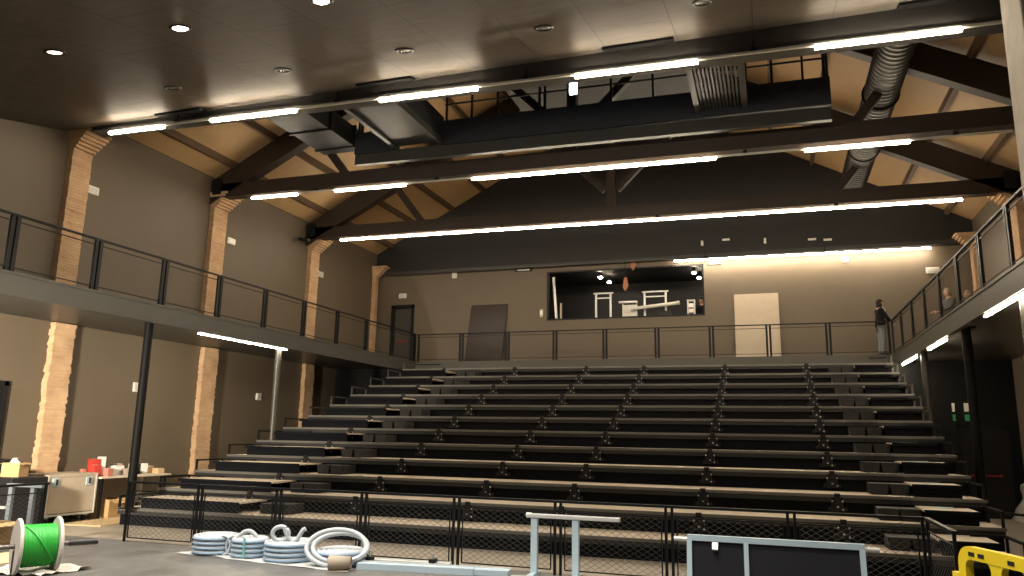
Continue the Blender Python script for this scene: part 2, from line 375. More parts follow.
# purlins
k = 0
for side in (-1, 1):
    for i in range(8):
        d = 11 - .75 - i * 1.35; x = CX + side * d; z = zroof(x)
        o = MB().hexa([(x - .06, 12.35, z - .17 - side * .0), (x + .06, 12.35, z - .17), (x + .06, 27.4, z - .17), (x - .06, 27.4, z - .17), (x - .06, 12.35, z + .03), (x + .06, 12.35, z + .03), (x + .06, 27.4, z + .03), (x - .06, 27.4, z + .03)]).build('roof_purlin', 'purlin')
        tag(o, '%s timber purlin up from the %s eave under the roof boards' % (ORD[i], 'left' if side < 0 else 'right'), 'purlin', 'purlins under the roof boards')

struct('ceiling_shade_panel', MB().box(-6.4, -1.4, 13.0, 20.5, 10.75, 10.85), 'black_wall')  # black panel added so the roof centre behind the catwalk reads as shaded

# ------------------------------------------------------------------ linear lights
def led_row(label, y, xa, za, xb, zb, segs, hangers, back=False):
    t = thing('linear_light', label, 'light', (xa, y, za), 'lines of light across the hall')
    Z = lambda x: za + (zb - za) * (x - xa) / (xb - xa)
    MB().bar((xa, y, Z(xa) + .045), (xb, y, Z(xb) + .045), .05, .04).build('track', 'alu_pale' if not back else 'steel', t)
    for a, b in segs:
        MB().bar((a, y, Z(a)), (b, y, Z(b)), .075, .045).build('light_tube', 'led', t)
    for h in hangers: 
        MB().bar((h, y, Z(h) + .06), (h, y, Z(h) + .28), .03, .03).box(h - .05, h + .05, y - .05, y + .05, Z(h) + .06, Z(h) + .12).build('hanger', 'steel', t)
SEG = [(-13.9, -12.38), (-11.1, -8.97), (-7.05, -4.97), (-3.08, -.92), (.95, 3.06)]
led_row('front row of five warm light tubes along the ceiling edge beam', 12.3, -13.9, 8.16, 5.0, 7.83, SEG, (-12, -8, -4, 0, 4))
led_row('middle row of warm light tubes in front of the middle truss', 17.4, -13.96, 8.22, 5.05, 7.99, [(-13.96, -12.43), (-11.2, -9.04), (-7.1, -.96), (.99, 3.12)], (-11.8, -8.1, -.3, 4.0))
led_row('longest unbroken line of warm light in front of the rear truss', 22.3, -14.0, 8.22, 5.13, 8.04, [(-14.0, 5.13)], (-13, -8, -3, 2))
led_row('line of light on the back wall right of the control room window', 27.4, -3.1, 7.99, 5.25, 7.95, [(-3.1, 5.25)], (-2, 2), True)
def fascia_led(label, x, ya, yb, z):
    t = thing('fascia_light', label, 'light', (x, ya, z), 'light tubes under the gallery edges')
    MB().bar((x, ya - .05, z + .018), (x, yb + .05, z + .018), .06, .024).build('housing', 'steel', t)
    MB().bar((x, ya, z), (x, yb, z), .05, .05).build('light_tube', 'led', t)
fascia_led('warm light tube under the left gallery edge between two columns', XLb - .06, 14.4, 17.85, ZF - .03)
fascia_led('light tube under the right gallery edge, nearest and longest', XRb + .06, 12.2, 15.4, ZF - .03)
fascia_led('short light tube under the right gallery edge beside the middle column', XRb + .06, 18.7, 20.7, ZF - .03)
fascia_led('short light tube under the right gallery edge, farthest from the stage', XRb + .06, 22.4, 24.6, ZF - .03)

# ------------------------------------------------------------------ ceiling downlights
XD = (-10.65, -8.15, -5.70, -3.2, -.7); 
def ring_prof(): return [(.075, 0), (.075, -.012), (.125, -.012), (.125, .0)]
tilt = math.atan(.22)
def downlight(x, y, label, m, spot=0, group='round ceiling downlights'):
    z = zc(y, x); t = thing('ceiling_downlight', label, 'downlight', (x, y, z), group); t.rotation_euler = (tilt, 0, 0)
    MB().lathe([(.105, -.004), (.112, -.016), (.158, -.016), (.165, .01)], 28).build('trim_ring', 'black', t, True)
    MB().lathe([(.0001, -.034), (.06, -.03), (.105, -.01), (.105, .01)] if m == 'down_on' else [(.0001, -.008), (.106, -.008), (.106, .01)], 28).build('lens', m, t, True)
    if spot:
        l = bpy.data.lights.new('downlight_beam', 'SPOT'); l.energy = spot; l.color = (1, .95, .87); l.spot_size = radians(100); l.spot_blend = .7; l.shadow_soft_size = .12
        lo = bpy.data.objects.new('downlight_beam', l); COL.objects.link(lo); lo.location = (x, y, z - .06)
SP = 420
spec = {(0, 8.2): ('down_half', 60, 'dim ceiling downlight nearest the upper left corner'), (1, 8.2): ('down_on', SP, 'lit bright ceiling downlight above the left of the stage'), (2, 8.2): ('down_on', SP, 'lit bright ceiling downlight at the top edge of the picture'),
        (0, 10.7): ('lens', 0, 'unlit ceiling downlight above the leftmost front light tube'), (1, 10.7): ('lens', 0, 'unlit ceiling downlight, second from left in the row by the beam'),
        (2, 10.7): ('lens', 0, 'unlit ceiling downlight, middle one of the row by the beam'), (3, 10.7): ('lens', 0, 'unlit ceiling downlight, fourth from left in the row by the beam'), (4, 10.7): ('lens', 0, 'unlit ceiling downlight, rightmost in the row by the beam')}
for (i, y), (m, e, lb) in spec.items(): downlight(XD[i], y, lb, m, e)
for i, x in enumerate(XD):     # rows of the same grid, added out of view to brighten the stage
    for y in (5.6, 3.1):
        downlight(x, y, 'added round lit ceiling downlight over the stage, outside the picture', 'down_on', SP * 1.0)
# black slots at the beam
for i, (a, b) in enumerate(((-12.5, -11.3), (-7.5, -6.3), (-2.55, -1.3), (2.2, 3.2))):
    yy = 12.25; z = zc(yy, (a + b) / 2); 
    o = MB().hexa([(a, yy - .12, zc(yy - .12) - .05), (b, yy - .12, zc(yy - .12) - .05), (b, yy + .1, zc(yy + .1) - .05), (a, yy + .1, zc(yy + .1) - .05), (a, yy - .12, zc(yy - .12)), (b, yy - .12, zc(yy - .12)), (b, yy + .1, zc(yy + .1)), (a, yy + .1, zc(yy + .1))]).build('slot_diffuser', 'black')
    tag(o, '%s long black slot at the ceiling edge counted from the left wall' % ORD[i], 'air slot', 'black slots at the ceiling edge')

# ------------------------------------------------------------------ technical catwalk
t = thing('technical_catwalk', 'black steel technical catwalk hanging under the roof between two trusses', 'catwalk', (-4.4, 15, 8.6))
MB().bar((-10.25, 16.85, 8.78), (1.55, 16.85, 8.62), .16, .30, (0, 0, 1)).build('edge_beam', 'catgrey', t)
mb = MB(); mb.hexa([(-7.7, 16.72, 8.9), (1.55, 16.72, 8.8), (1.55, 16.78, 8.8), (-7.7, 16.78, 8.9), (-7.7, 16.72, 9.55), (1.55, 16.72, 9.45), (1.55, 16.78, 9.45), (-7.7, 16.78, 9.55)])
mb.build('side_sheet', 'navy', t)
mb = MB(); mb.hexa([(-10.25, 16.72, 8.9), (-9.1, 16.72, 8.9), (-9.1, 16.78, 8.9), (-10.25, 16.78, 8.9), (-10.25, 16.72, 9.5), (-9.1, 16.72, 9.5), (-9.1, 16.78, 9.5), (-10.25, 16.78, 9.5)]).build('side_sheet', 'navy', t)
MB().box(-10.25, 1.55, 16.78, 17.3, 8.85, 8.93).build('walkway_deck', 'navy', t)
def gangway(x0, x1, m, corr):
    mb = MB()
    if corr:
        n = 13; w = (x1 - x0) / n
        for i in range(n): mb.box(x0 + i * w, x0 + i * w + w * .62, 12.7, 16.75, 9.0, 9.05)
        for j in range(8): mb.box(x0, x1, 12.75 + j * .53, 12.79 + j * .53, 9.02, 9.07)
    else: mb.box(x0, x1, 12.7, 16.75, 9.0, 9.06)
    mb.build('gangway_deck', m, t)
    for x in (x0, x1): MB().box(x - .06, x + .06, 12.7, 16.8, 8.92, 9.12).build('gangway_beam', 'catgrey', t)
gangway(-9.0, -7.75, 'catnavy', False); gangway(-1.27, -.25, 'catgrey', True)
for xx in (-7.7,): MB().box(xx - .03, xx + .03, 13.0, 16.75, 9.1, 9.65).build('side_sheet', 'navy', t)
for z in (10.0, 10.45): MB().cyl((-7.65, 16.75, z), (1.5, 16.75, z - .09), .025, 6).build('handrail', 'steel', t)
MB().cyl((-10.15, 16.75, 10.0), (-9.1, 16.75, 10.0), .025, 6).build('handrail', 'steel', t)
for x in (-10.15, -9.8, -9.2, -7.6, -6.9, -6.2, -5.1, -4.2, -3.3, -2.3, -.2, .35, 1.0, 1.5): MB().bar((x, 16.75, 9.3), (x, 16.75, 10.45 if x > -9 else 10.05), .05, .05).build('rail_post', 'steel', t)
for x, y in ((-8.9, 12.9), (-.3, 12.9), (1.45, 16.9), (-10.15, 16.9), (-5, 16.9)): MB().bar((x, y, 9.0), (x, y, zroof(x) - .1), .06, .06).build('hanger', 'steel', t)
# small cold lamps
t = thing('emergency_lamp', 'small cold white lamp hanging beside the catwalk', 'lamp', (-3.34, 13.2, 8.2))
MB().bbox(-3.40, -3.28, 13.17, 13.23, 8.36, 8.46, .01).build('lamp_head', 'cold', t)
MB().bbox(-3.41, -3.27, 13.17, 13.23, 8.08, 8.32, .01).build('diffuser', 'cold', t)
MB().bar((-3.34, 13.2, 8.3), (-3.34, 13.2, 9.0), .02, .02).build('stem', 'steel', t)
# ducts
def spiral_duct(label, x, z, r, y0, y1):
    t = thing('ventilation_duct', label, 'duct', (x, y0, z)); prof = []; y = 0; L = y1 - y0
    while y < L:
        prof += [(r, y), (r, y + .13), (r + .018, y + .14), (r + .018, y + .17)]; y += .18
    MB().lathe([(r * .97, 0)] + prof, 28, ((x, y0, z), (0, 1, 0))).build('pipe', 'duct', t)
    for yy in (y0 + 1.2, y0 + 5, y0 + 8.5): MB().tube([(x + (r + .03) * cos(a), yy, z + (r + .03) * sin(a)) for a in [2 * pi * i / 24 for i in range(24)]], .025, 5, True).build('clamp_ring', 'steel', t)
spiral_duct('large round metal duct running back under the right roof slope', 2.75, 9.55, .36, 13.2, 24.5)
t = thing('rectangular_duct', 'dark boxy duct running back under the left roof slope', 'duct', (-10.9, 12.8, 9.2))
mb = MB(); mb.box(-11.5, -10.35, 12.8, 17.2, 9.2, 9.75); mb.build('casing', 'navy', t)
for yy in (13.2, 14.4, 15.6, 16.8): MB().box(-11.54, -10.31, yy, yy + .06, 9.16, 9.79).build('flange', 'steel', t)

# ------------------------------------------------------------------ columns
def column(x, y, zb, label, m='black_col'):
    t = thing('gallery_column', label, 'column', (x, y, zb), 'steel columns under the galleries')
    MB().cyl((x, y, zb), (x, y, ZF + .08), .09, 20).build('shaft', m, t)
    MB().box(x - .15, x + .15, y - .15, y + .15, ZF + .055, ZF + .079).build('cap_plate', m, t)
    MB().box(x - .15, x + .15, y - .15, y + .15, zb, zb + .02).build('base_plate', m, t)
column(-12.9, 13.05, HF + .356, 'black round column under the left gallery nearest the stage')
column(-12.9, 17.75, HF, 'grey round column under the left gallery at the far end of the light tube', 'steel_grey')
column(3.9, 17.7, HF, 'black round column under the right gallery beside the exit door')
column(3.9, 22.4, HF, 'thin grey column under the right gallery, farthest back', 'steel_grey')
column(3.9, 13.75, HF, 'pale column under the right gallery at the right edge of the picture', 'steel_grey')

# ------------------------------------------------------------------ wire mesh railings
def diamond(mb, w, z0, z1, pitch, r, x0=0, ratio=1.0, y=0):
    Hh = z1 - z0
    for s in (1, -1):
        n = int((w + Hh / ratio) / pitch) + 2
        for i in range(n):
            c = -Hh / ratio + i * pitch if s > 0 else i * pitch
            pts = []
            for zz in (0, Hh):
                pts.append((c + s * zz / ratio, zz))
            (xa, za), (xb, zb) = pts
            # clip to [0,w]
            def at(xq): return za + (zb - za) * (xq - xa) / (xb - xa)
            lo, hi = (xa, xb) if xa < xb else (xb, xa)
            l2, h2 = max(lo, 0), min(hi, w)
            if h2 - l2 < .01: continue
            mb.wire((x0 + l2, y, z0 + at(l2)), (x0 + h2, y, z0 + at(h2)), r)

def gallery_panel(L):
    t = thing('railing_panel', 'x', 'railing', (0, 0, 0), 'mesh railing panels round the gallery')
    MB().bar((0, 0, 1.045), (L, 0, 1.045), .06, .035).build('top_rail', 'steel', t, True)
    for x in (.055, L - .055): MB().bar((x, 0, -.06), (x, 0, 1.03), .07, .05, (0, 1, 0)).build('post', 'steel', t, True)
    mb = MB()
    mb.bar((.07, 0, .93), (L - .07, 0, .93), .018, .018).bar((.07, 0, .09), (L - .07, 0, .09), .018, .018)
    mb.bar((.07, 0, .09), (.07, 0, .93), .018, .018).bar((L - .07, 0, .09), (L - .07, 0, .93), .018, .018); mb.build('mesh_frame', 'steel', t, True)
    mb = MB(); diamond(mb, L - .16, .1, .92, .085, .0011, .08); mb.build('wire_mesh', 'wire_fine', t, True)
    return t
gp = {}
def place_panel(L, loc, rz, label):
    k = round(L, 3)
    if k not in gp: gp[k] = gallery_panel(L); o = gp[k]; o.location = loc; o.rotation_euler = (0, 0, rz); o['label'] = label; return o
    return dup(gp[k], loc, rz, label)
GL = ['mesh railing panel on the left gallery, %s from the left picture edge' % o for o in ORD]
for i in range(-1, 9):
    y = 9.515 + i * 1.806
    L = 1.806 if i < 8 else YL - y - .05
    place_panel(1.806, (XLb - .04, y, ZD), pi / 2, GL[i + 1])
place_panel(YL - 9.515 - 9 * 1.806 - .02 if YL - 9.515 - 9 * 1.806 > .1 else .17, (XLb - .04, 9.515 + 9 * 1.806, ZD), pi / 2, 'short railing infill at the rear end of the left gallery')
for i in range(8):
    place_panel(1.781, (XRb + .04, YL - (i + 1) * 1.781, ZD), pi / 2, 'mesh railing panel on the right gallery, %s from the standing woman' % ORD[i])
for i in range(9):
    L = (XRb - XLb) / 9
    place_panel(L, (XLb + i * L, YL + .05, ZD), 0, 'mesh railing panel on the rear landing, %s counted from the left gallery' % ORD[i])

def stage_panel(L, Hh=.84):
    t = thing('stage_guardrail', 'x', 'guardrail', (0, 0, 0), 'mesh guardrails along the stage edge')
    MB().bar((0, 0, Hh - .012), (L, 0, Hh - .012), .05, .028).build('top_rail', 'steel', t, True)
    for x in (.035, L - .035): MB().bar((x, 0, 0), (x, 0, Hh - .02), .03, .028, (0, 1, 0)).build('post', 'steel', t, True)
    mb = MB(); a, b = .085, L - .085
    mb.bar((a, 0, Hh - .13), (b, 0, Hh - .13), .014, .014).bar((a, 0, .06), (b, 0, .06), .014, .014).bar((a, 0, .06), (a, 0, Hh - .13), .014, .014).bar((b, 0, .06), (b, 0, Hh - .13), .014, .014)
    mb.build('mesh_frame', 'steel', t, True)
    mb = MB(); diamond(mb, L - .17, .06, Hh - .13, .1, .0019, .085, .6); mb.build('wire_mesh', 'wire', t, True)
    return t
sp = stage_panel(1.296)
labs = ['mesh guardrail panel at the left end of the stage edge railing', 'mesh guardrail panel behind the two left hose coils', 'mesh guardrail panel behind the rightmost hose coil', 'mesh guardrail panel behind the long pale profiles',
        'mesh guardrail panel just left of the aluminium trestle legs', 'mesh guardrail panel behind the aluminium trestle', 'mesh guardrail panel behind the left half of the framed black deck', 'mesh guardrail panel right of the framed black deck ending at the corner post']
for i in range(8):
    loc = (-8.925 + i * 1.2965, 8.964, 0)
    if i == 0: sp.location = loc; sp['label'] = labs[0]
    else: dup(sp, loc, 0, labs[i])
dup(sp, (1.45, 7.66, 0), pi / 2, 'short return guardrail at the right corner beside the yellow barrier')
dup(sp, (-9.5, 6.85, 0), pi / 2, 'guardrail at the far left edge behind the cable reel')

# ------------------------------------------------------------------ retractable seating tiers
Y0, DY, Z0, DH = 13.137, 1.0056, -.4147, .3563
XS = 3.39
bk = None
def bracket(parent, x, y, z):
    global bk
    if bk is None:
        b = MB(); b.bbox(-.10, .10, -.03, .0, -.27, -.02, .006).bbox(-.05, .05, -.05, 0, -.02, .045, .006).box(-.03, .03, -.06, -.03, -.25, -.05).box(-.16, -.10, -.03, -.01, -.27, -.2).box(.10, .16, -.03, -.01, -.27, -.2)
        bk = b.build('seat_bracket', 'black', parent, True)
        bm = MB().lathe([(.0001, -.012), (.013, -.012), (.016, 0)], 8, ((0, 0, 0), (0, 1, 0))).build('bolt', 'bolt', bk, True)
        bk.location = (x, y, z)
        offs = [(-.085, -.09), (.085, -.09), (0, -.19), (.085, -.235)]
        for i, (dx, dz) in enumerate(offs):
            o = bm if i == 0 else bm.copy()
            if i: COL.objects.link(o); o.parent = bk
            o.location = (dx, -.034 if abs(dx) > .05 else -.062, dz)
        return
    c = bk.copy(); COL.objects.link(c); c.parent = parent; c.location = (x, y, z)
    for g in list(bk.children):
        d = g.copy(); COL.objects.link(d); d.parent = c
place = ['lowest', 'second', 'third', 'fourth', 'fifth', 'sixth', 'seventh', 'eighth', 'ninth', 'tenth', 'eleventh', 'topmost']
for i in range(12):
    yn = Y0 + i * DY; z = Z0 + (i + 1) * DH; xl = -13.3 + .09 * i; yb = yn + DY + .1 if i < 11 else YL
    lb = ('lowest black seating tier with a pale tread just behind the stage railing' if i == 0 else 'topmost black seating tier right below the rear landing' if i == 11 else '%s seating tier up from the hall floor, long pale tread and black riser' % place[i])
    t = thing('seating_tier', lb, 'seating', (xl, yn, HF), 'retractable seating tiers')
    MB().box(xl, XS, yn + .05, yb, z - .035, z).build('tread', 'tread', t)
    MB().bbox(xl - .02, XS + .02, yn, yn + .06, z - .048, z + .006, .006).build('nosing_rail', 'nosing', t)
    MB().box(xl, XS, yn + .012, yn + .06, z - .13, z - .049).build('front_beam', 'front_beam', t)
    zl = z - DH if i else HF
    MB().box(xl + .02, XS - .02, yn + .08, yn + .10, zl, z - .036).build('riser', 'riser', t)
    for x in (xl + .01, XS - .03): MB().box(x, x + .02, yn + .1, yb - .02, HF, z - .036).build('side_panel', 'riser', t)
    if i:
        for x in (-10.72, -8.13, -5.66, -3.78, -1.29, 1.05):
            bracket(t, x - xl, .0 - .0, z - .02 - HF)
    # half steps of the two side aisles
    zs = z + .22
    if i < 11:
        for a, b in ((xl + .45, -10.3), (2.3, XS - .3)):
            s = MB().box(a, b, yn + .12, yn + DY + .06, zs - .03, zs).build('half_step', 'tread', t)
            MB().box(a - .01, b + .01, yn + .085, yn + .118, zs - .05, zs + .006).box(a + .02, b - .02, yn + .16, yn + .18, z + .002, zs - .032).build('step_front', 'riser', s)
        # grey cheek boxes beside the aisles
        for a in (-9.98, -9.62, 1.66, 2.0):
            mb = MB(); y_ = yn + .40
            mb.hexa([(a, y_, z + .005), (a + .27, y_, z + .005), (a + .33, y_ + .5, z + .005), (a - .02, y_ + .5, z + .005), (a - .03, y_, z + .20), (a + .30, y_, z + .20), (a + .33, y_ + .5, z + .20), (a - .02, y_ + .5, z + .20)])
            mb.build('aisle_cheek', 'cheek', t)
    if i in (1, 2, 3, 4):
        a = 2.55
        MB().box(a, a + .30, yn + .62, yn + .82, zs + .002, zs + .008).build('step_marker', 'tape_blue', t)
    # side guards
    for x in (xl + .02, XS - .02):
        mb = MB(); q = .04
        mb.bar((x, yn + .03, z), (x, yn + .03, z + .24), q, q).bar((x, yn + DY - .08, z), (x, yn + DY - .08, z + .24), q, q)
        mb.bar((x, yn + .01, z + .24), (x, yn + DY - .05, z + .24), q, q)
        mb.build('side_guard', 'steel' if i < 6 else 'steel_grey', t)
        mb = MB(); mb.bar((x, yn + DY - .08, z + .24), (x + (1.0 if x < -5 else -.5), yn + DY - .08, z + .24), q, q); mb.build('guard_return', 'steel', t)

# ------------------------------------------------------------------ wall fixtures
def plate(label, cat, loc, w, h, axis, m='white', name='emergency_light'):
    x, y, z = loc; t = thing(name, label, cat, loc, 'small white fixtures on the walls')
    if axis == 'x':
        s = 1 if x < -5 else -1
        xa, xb = sorted((x, x + s * .05)); MB().bbox(xa, xb, y - w / 2, y + w / 2, z - h / 2, z + h / 2, .012).build('body', m, t)
        xa, xb = sorted((x + s * .045, x + s * .06)); MB().bbox(xa, xb, y - w * .36, y + w * .36, z - h * .3, z + h * .3, .006).build('cover', 'alu_pale', t)
    else:
        MB().bbox(x - w / 2, x + w / 2, y - .05, y, z - h / 2, z + h / 2, .012).build('body', m, t)
        MB().bbox(x - w * .36, x + w * .36, y - .06, y - .045, z - h * .3, z + h * .3, .006).build('cover', 'alu_pale', t)
plate('white emergency light on the left wall right of the nearest brick pilaster', 'emergency light', (XL, 13.33, 7.28), .36, .2, 'x')
plate('white emergency light on the left wall right of the middle brick pilaster', 'emergency light', (XL, 18.4, 7.28), .36, .2, 'x')
plate('white emergency light on the left wall right of the third brick pilaster', 'emergency light', (XL, 23.3, 7.28), .36, .2, 'x')
plate('white square box on the left wall beside the near black column', 'wall box', (XL, 15.38, 2.65), .22, .24, 'x', name='wall_box')
plate('white square box on the lower left wall beside the grey column', 'wall box', (XL, 20.33, 2.68), .24, .22, 'x', name='wall_box')
plate('white emergency light above the black doorway', 'emergency light', (-14.25, YB, 7.22), .34, .2, 'y')
plate('white sensor box high on the back wall above the dark leaning panel', 'sensor', (-11.95, YB, 7.97), .22, .24, 'y', name='wall_sensor')
plate('beige switch plate left of the control room window', 'switch', (-8.24, YB, 6.28), .14, .32, 'y', 'casewood', 'wall_switch')
plate('grey speaker box at the right top corner of the control room window', 'speaker', (-1.72, YB, 7.90), .5, .14, 'y', 'deck', 'wall_speaker')
plate('white sensor under the line of light on the back wall', 'sensor', (2.66, YB, 7.78), .2, .2, 'y', name='wall_sensor')
plate('dark box on the ledge above the control room window left corner', 'box', (-9.0, YB, 8.03), .7, .1, 'y', 'black', 'wall_speaker')
plate('white emergency light on the far right of the back wall behind the railing', 'emergency light', (5.3, YB, 7.25), .4, .2, 'y')
for k, (x, z) in enumerate(((-2.1, 8.6), (-1.26, 8.68), (.07, 8.55), (1.62, 8.5), (2.12, 8.45))):
    o = MB().bbox(x - (.04 if k in (0, 2) else .13), x + (.04 if k in (0, 2) else .13), 27.36, 27.45, z - (.09 if k in (0, 2) else .03), z + (.09 if k in (0, 2) else .03), .01).build('white_clip', 'white')
    tag(o, '%s little white clip from the left on the black gable wall' % ORD[k], 'clip', 'white clips on the gable wall')
for k, (x, z, h, m, lb) in enumerate(((4.95, 2.62, .24, 'white', 'upper white notice left of the black column'), (5.28, 2.62, .24, 'white', 'upper white notice above the exit door'), (4.95, 2.33, .18, 'sign_green', 'small green exit plate left of the black column'), (5.28, 2.33, .18, 'sign_green', 'small green exit plate above the exit door'))):
    t = tag(MB().bbox(x - .035 - .025 * (k % 2), x + .035 + .025 * (k % 2), 24.77, 24.8, z - h / 2, z + h / 2, .004).build('exit_sign', m), lb, 'sign', 'plates above the exit door')
t = thing('camera_box', 'small dark surveillance camera on the left wall below the rear truss', 'camera', (XL, 21.9, 8.3))
MB().bbox(XL, XL + .12, 21.85, 21.95, 8.2, 8.3, .01).build('mount', 'black', t); MB().cyl((XL + .12, 21.9, 8.22), (XL + .5, 21.75, 8.15), .06, 12).build('housing', 'black', t)

# ------------------------------------------------------------------ leaning boards on the landing
def lean(name, label, x0, x1, yb, yt, zb, ztp, m, skew=0):
    t = MB(); th = .04
    t.hexa([(x0, yb - th, zb), (x1, yb - th, zb), (x1, yb, zb), (x0, yb, zb), (x0 + skew, yt - th, ztp), (x1 + skew, yt - th, ztp), (x1 + skew, yt, ztp), (x0 + skew, yt, ztp)])
    tag(t.build(name, m), label, 'board')
lean('leaning_board', 'dark brown streaky board leaning on the back wall behind the landing railing', -11.28, -9.75, 27.35, YB - .005, ZD + .002, 6.7, 'brown_panel', .12)
lean('leaning_board', 'pale beige board leaning on the back wall right of the control room', -1.07, .42, 27.45, YB - .005, ZD + .002, 6.7, 'beige_panel', 0)

# ------------------------------------------------------------------ control room contents
ZB = 4.97
o = thing('work_table', 'long counter inside the control room below the window', 'counter', (-5, 28.4, ZB))
MB().box(-8.6, -1.6, 28.1, 28.75, 5.92, 5.97).build('counter_top', 'black', o)
for x in (-8.4, -5, -1.8): MB().box(x, x + .06, 28.15, 28.7, ZB, 5.92).build('leg', 'black', o)
def standframe(label, x0, x1, y, zb, z1, name='display_stand'):
    t = thing(name, label, 'stand', ((x0 + x1) / 2, y, zb), 'frames on the control room counter')
    for x in (x0, x1): MB().bar((x, y, zb), (x, y, z1), .07, .06).build('upright', 'alu_pale', t)
    MB().bar((x0 - .1, y, z1 - .03), (x1 + .1, y, z1 - .03), .06, .05).build('top_bar', 'alu_pale', t)
    MB().bar((x0, y, z1 - .22), (x1, y, z1 - .22), .05, .04).build('cross_bar', 'alu_pale', t)
    MB().box(x0 - .03, x1 + .1, y - .12, y + .12, zb, zb + .05).build('foot', 'casewood', t)
standframe('white metal frame stand on the left of the control room counter', -6.25, -5.68, 28.4, 5.97, 7.13)
standframe('grey metal frame stand right of centre in the control room', -4.4, -3.6, 28.6, 5.97, 7.15)
t = thing('white_monitor', 'white square monitor on the control room counter under a shelf bar', 'monitor', (-4.95, 28.4, 5.97))
MB().bbox(-5.2, -4.68, 28.36, 28.42, 6.1, 6.6, .02).build('screen', 'white', t); MB().box(-5.35, -4.65, 28.3, 28.45, 6.68, 6.74).build('shelf_bar', 'alu_pale', t); MB().box(-5.25, -4.6, 28.25, 28.5, 5.97, 6.03).build('base', 'casewood', t)
for x in (-5.21, -4.67): MB().bar((x, 28.4, 6.0), (x, 28.4, 6.7), .03, .03).build('upright', 'alu_pale', t)
t = thing('white_tube', 'white tube lying slanted across stands in the control room', 'tube', (-4, 28.25, 6.5))
MB().cyl((-4.86, 28.25, 6.42), (-3.15, 28.25, 6.58), .065, 14).build('tube_body', 'white', t); MB().cyl((-3.15, 28.25, 6.58), (-3.05, 28.25, 6.59), .075, 14).build('end_cap', 'alu_pale', t)
tag(MB().bbox(-3.85, -3.35, 28.2, 28.5, 5.97, 6.3, .02).build('grey_box', 'cheek'), 'grey box under the white tube in the control room', 'box')
t = thing('white_rack', 'white shelf rack beside the person in the control room', 'shelf', (-2.5, 28.2, 5.97))
for x in (-2.74, -2.50): MB().box(x - .02, x + .02, 28.05, 28.35, 5.97, 6.66).build('side_panel', 'white', t)
for z in (6.0, 6.2, 6.4, 6.64): MB().box(-2.74, -2.50, 28.05, 28.35, z - .015, z + .015).build('shelf', 'white', t)
for z in (6.08, 6.28, 6.48): MB().box(-2.70, -2.54, 28.1, 28.3, z - .06, z + .04).build('compartment', 'alu_pale', t)
tag(MB().bbox(-3.1, -2.2, 27.95, 28.15, 5.97, 6.06, .02).build('paper_stack', 'white'), 'white paper pile on the window sill at the right of the control room', 'paper')
tag(MB().bbox(-7.35, -6.6, 27.9, 28.1, 5.97, 6.06, .02).build('paper_stack', 'casewood'), 'pale board pile on the sill at the left of the control room', 'board')
t = thing('sliding_frame', 'white vertical frame post inside the left side of the control room window', 'frame', (-7.7, 27.98, 5.97))
MB().bar((-7.72, 28, 5.97), (-7.86, 28, 7.75), .09, .06, (0, 1, 0)).build('post', 'alu_pale', t); MB().bar((-7.55, 28, 5.97), (-7.55, 28, 6.7), .07, .05).build('short_post', 'casewood', t)
for k, (x, y, z) in enumerate(((-6.12, 28.6, 7.78), (-5.98, 29.6, 7.78), (-2.53, 28.6, 7.78), (-2.42, 29.6, 7.78))):
    t = thing('booth_spotlight', ['left front', 'left rear', 'right front', 'right rear'][k] + ' bright spotlight under the control room ceiling', 'spotlight', (x, y, z), 'spotlights in the control room')
    MB().cyl((x, y, z + .02), (x, y, z + .26), .06, 14).build('housing', 'black', t)
    MB().lathe([(.0001, -.05), (.05, -.04), (.08, 0), (.06, .03)], 14, ((x, y, z), (0, 0, 1))).build('lens', 'down_on', t)
for k, (x, z0_, z1_) in enumerate(((-4.95, 6.98, 7.5), (-4.65, 7.75, 8.15))):
    t = thing('hanging_tag', ['orange brown board strip hanging in the window centre, lower', 'orange brown board strip hanging at the window top, upper'][k], 'hanging strip', (x, 27.62, z0_), 'strips hanging in the window')
    mb = MB(); mb.extr([(x - .10, 27.55, z0_ + .15), (x + .0, 27.55, z0_), (x + .12, 27.55, z0_ + .2), (x + .06, 27.55, z1_), (x - .05, 27.55, z1_)], (0, .02, 0)); mb.build('strip', 'pendant_wood', t)
    MB().cyl((x, 27.56, z1_), (x, 27.56, 8.1 if k == 0 else 8.2), .012, 6).build('cord', 'steel', t)

# ------------------------------------------------------------------ left side of the hall
t = thing('flight_case', 'large wheeled flight case with pale plywood front and steel corners by the left wall', 'flight case', (-14.9, 12.9, HF))
x0_, x1_, ya, yb_, zb, z1 = -15.22, -14.4, 12.3, 13.55, -.24, .60
MB().bbox(x0_, x1_, ya, yb_, zb, z1, .02).build('body', 'black', t)
MB().box(x1_ - .005, x1_ + .012, ya + .05, yb_ - .04, zb + .05, z1 - .04).build('front_panel', 'casewood', t)
mb = MB().bbox(x0_ - .01, x1_ + .02, ya - .01, yb_ + .01, z1 - .05, z1 + .02, .01); mb.build('lid', 'casewood', t)
mb = MB()
for y_ in (ya + .02, yb_ - .02): mb.bar((x1_ + .01, y_, zb), (x1_ + .01, y_, z1), .04, .03)
mb.bar((x1_ + .01, ya, zb + .015), (x1_ + .01, yb_, zb + .015), .03, .04); mb.build('edge_profile', 'alu_pale', t)
for y_ in (ya + .2, yb_ - .22):
    l = MB().bbox(x1_ + .005, x1_ + .03, y_ - .08, y_ + .08, z1 - .24, z1 - .06, .01).build('latch', 'alu', t)
    MB().bar((x1_ + .035, y_, z1 - .2), (x1_ + .035, y_, z1 - .08), .05, .02).build('latch_handle', 'black', l)
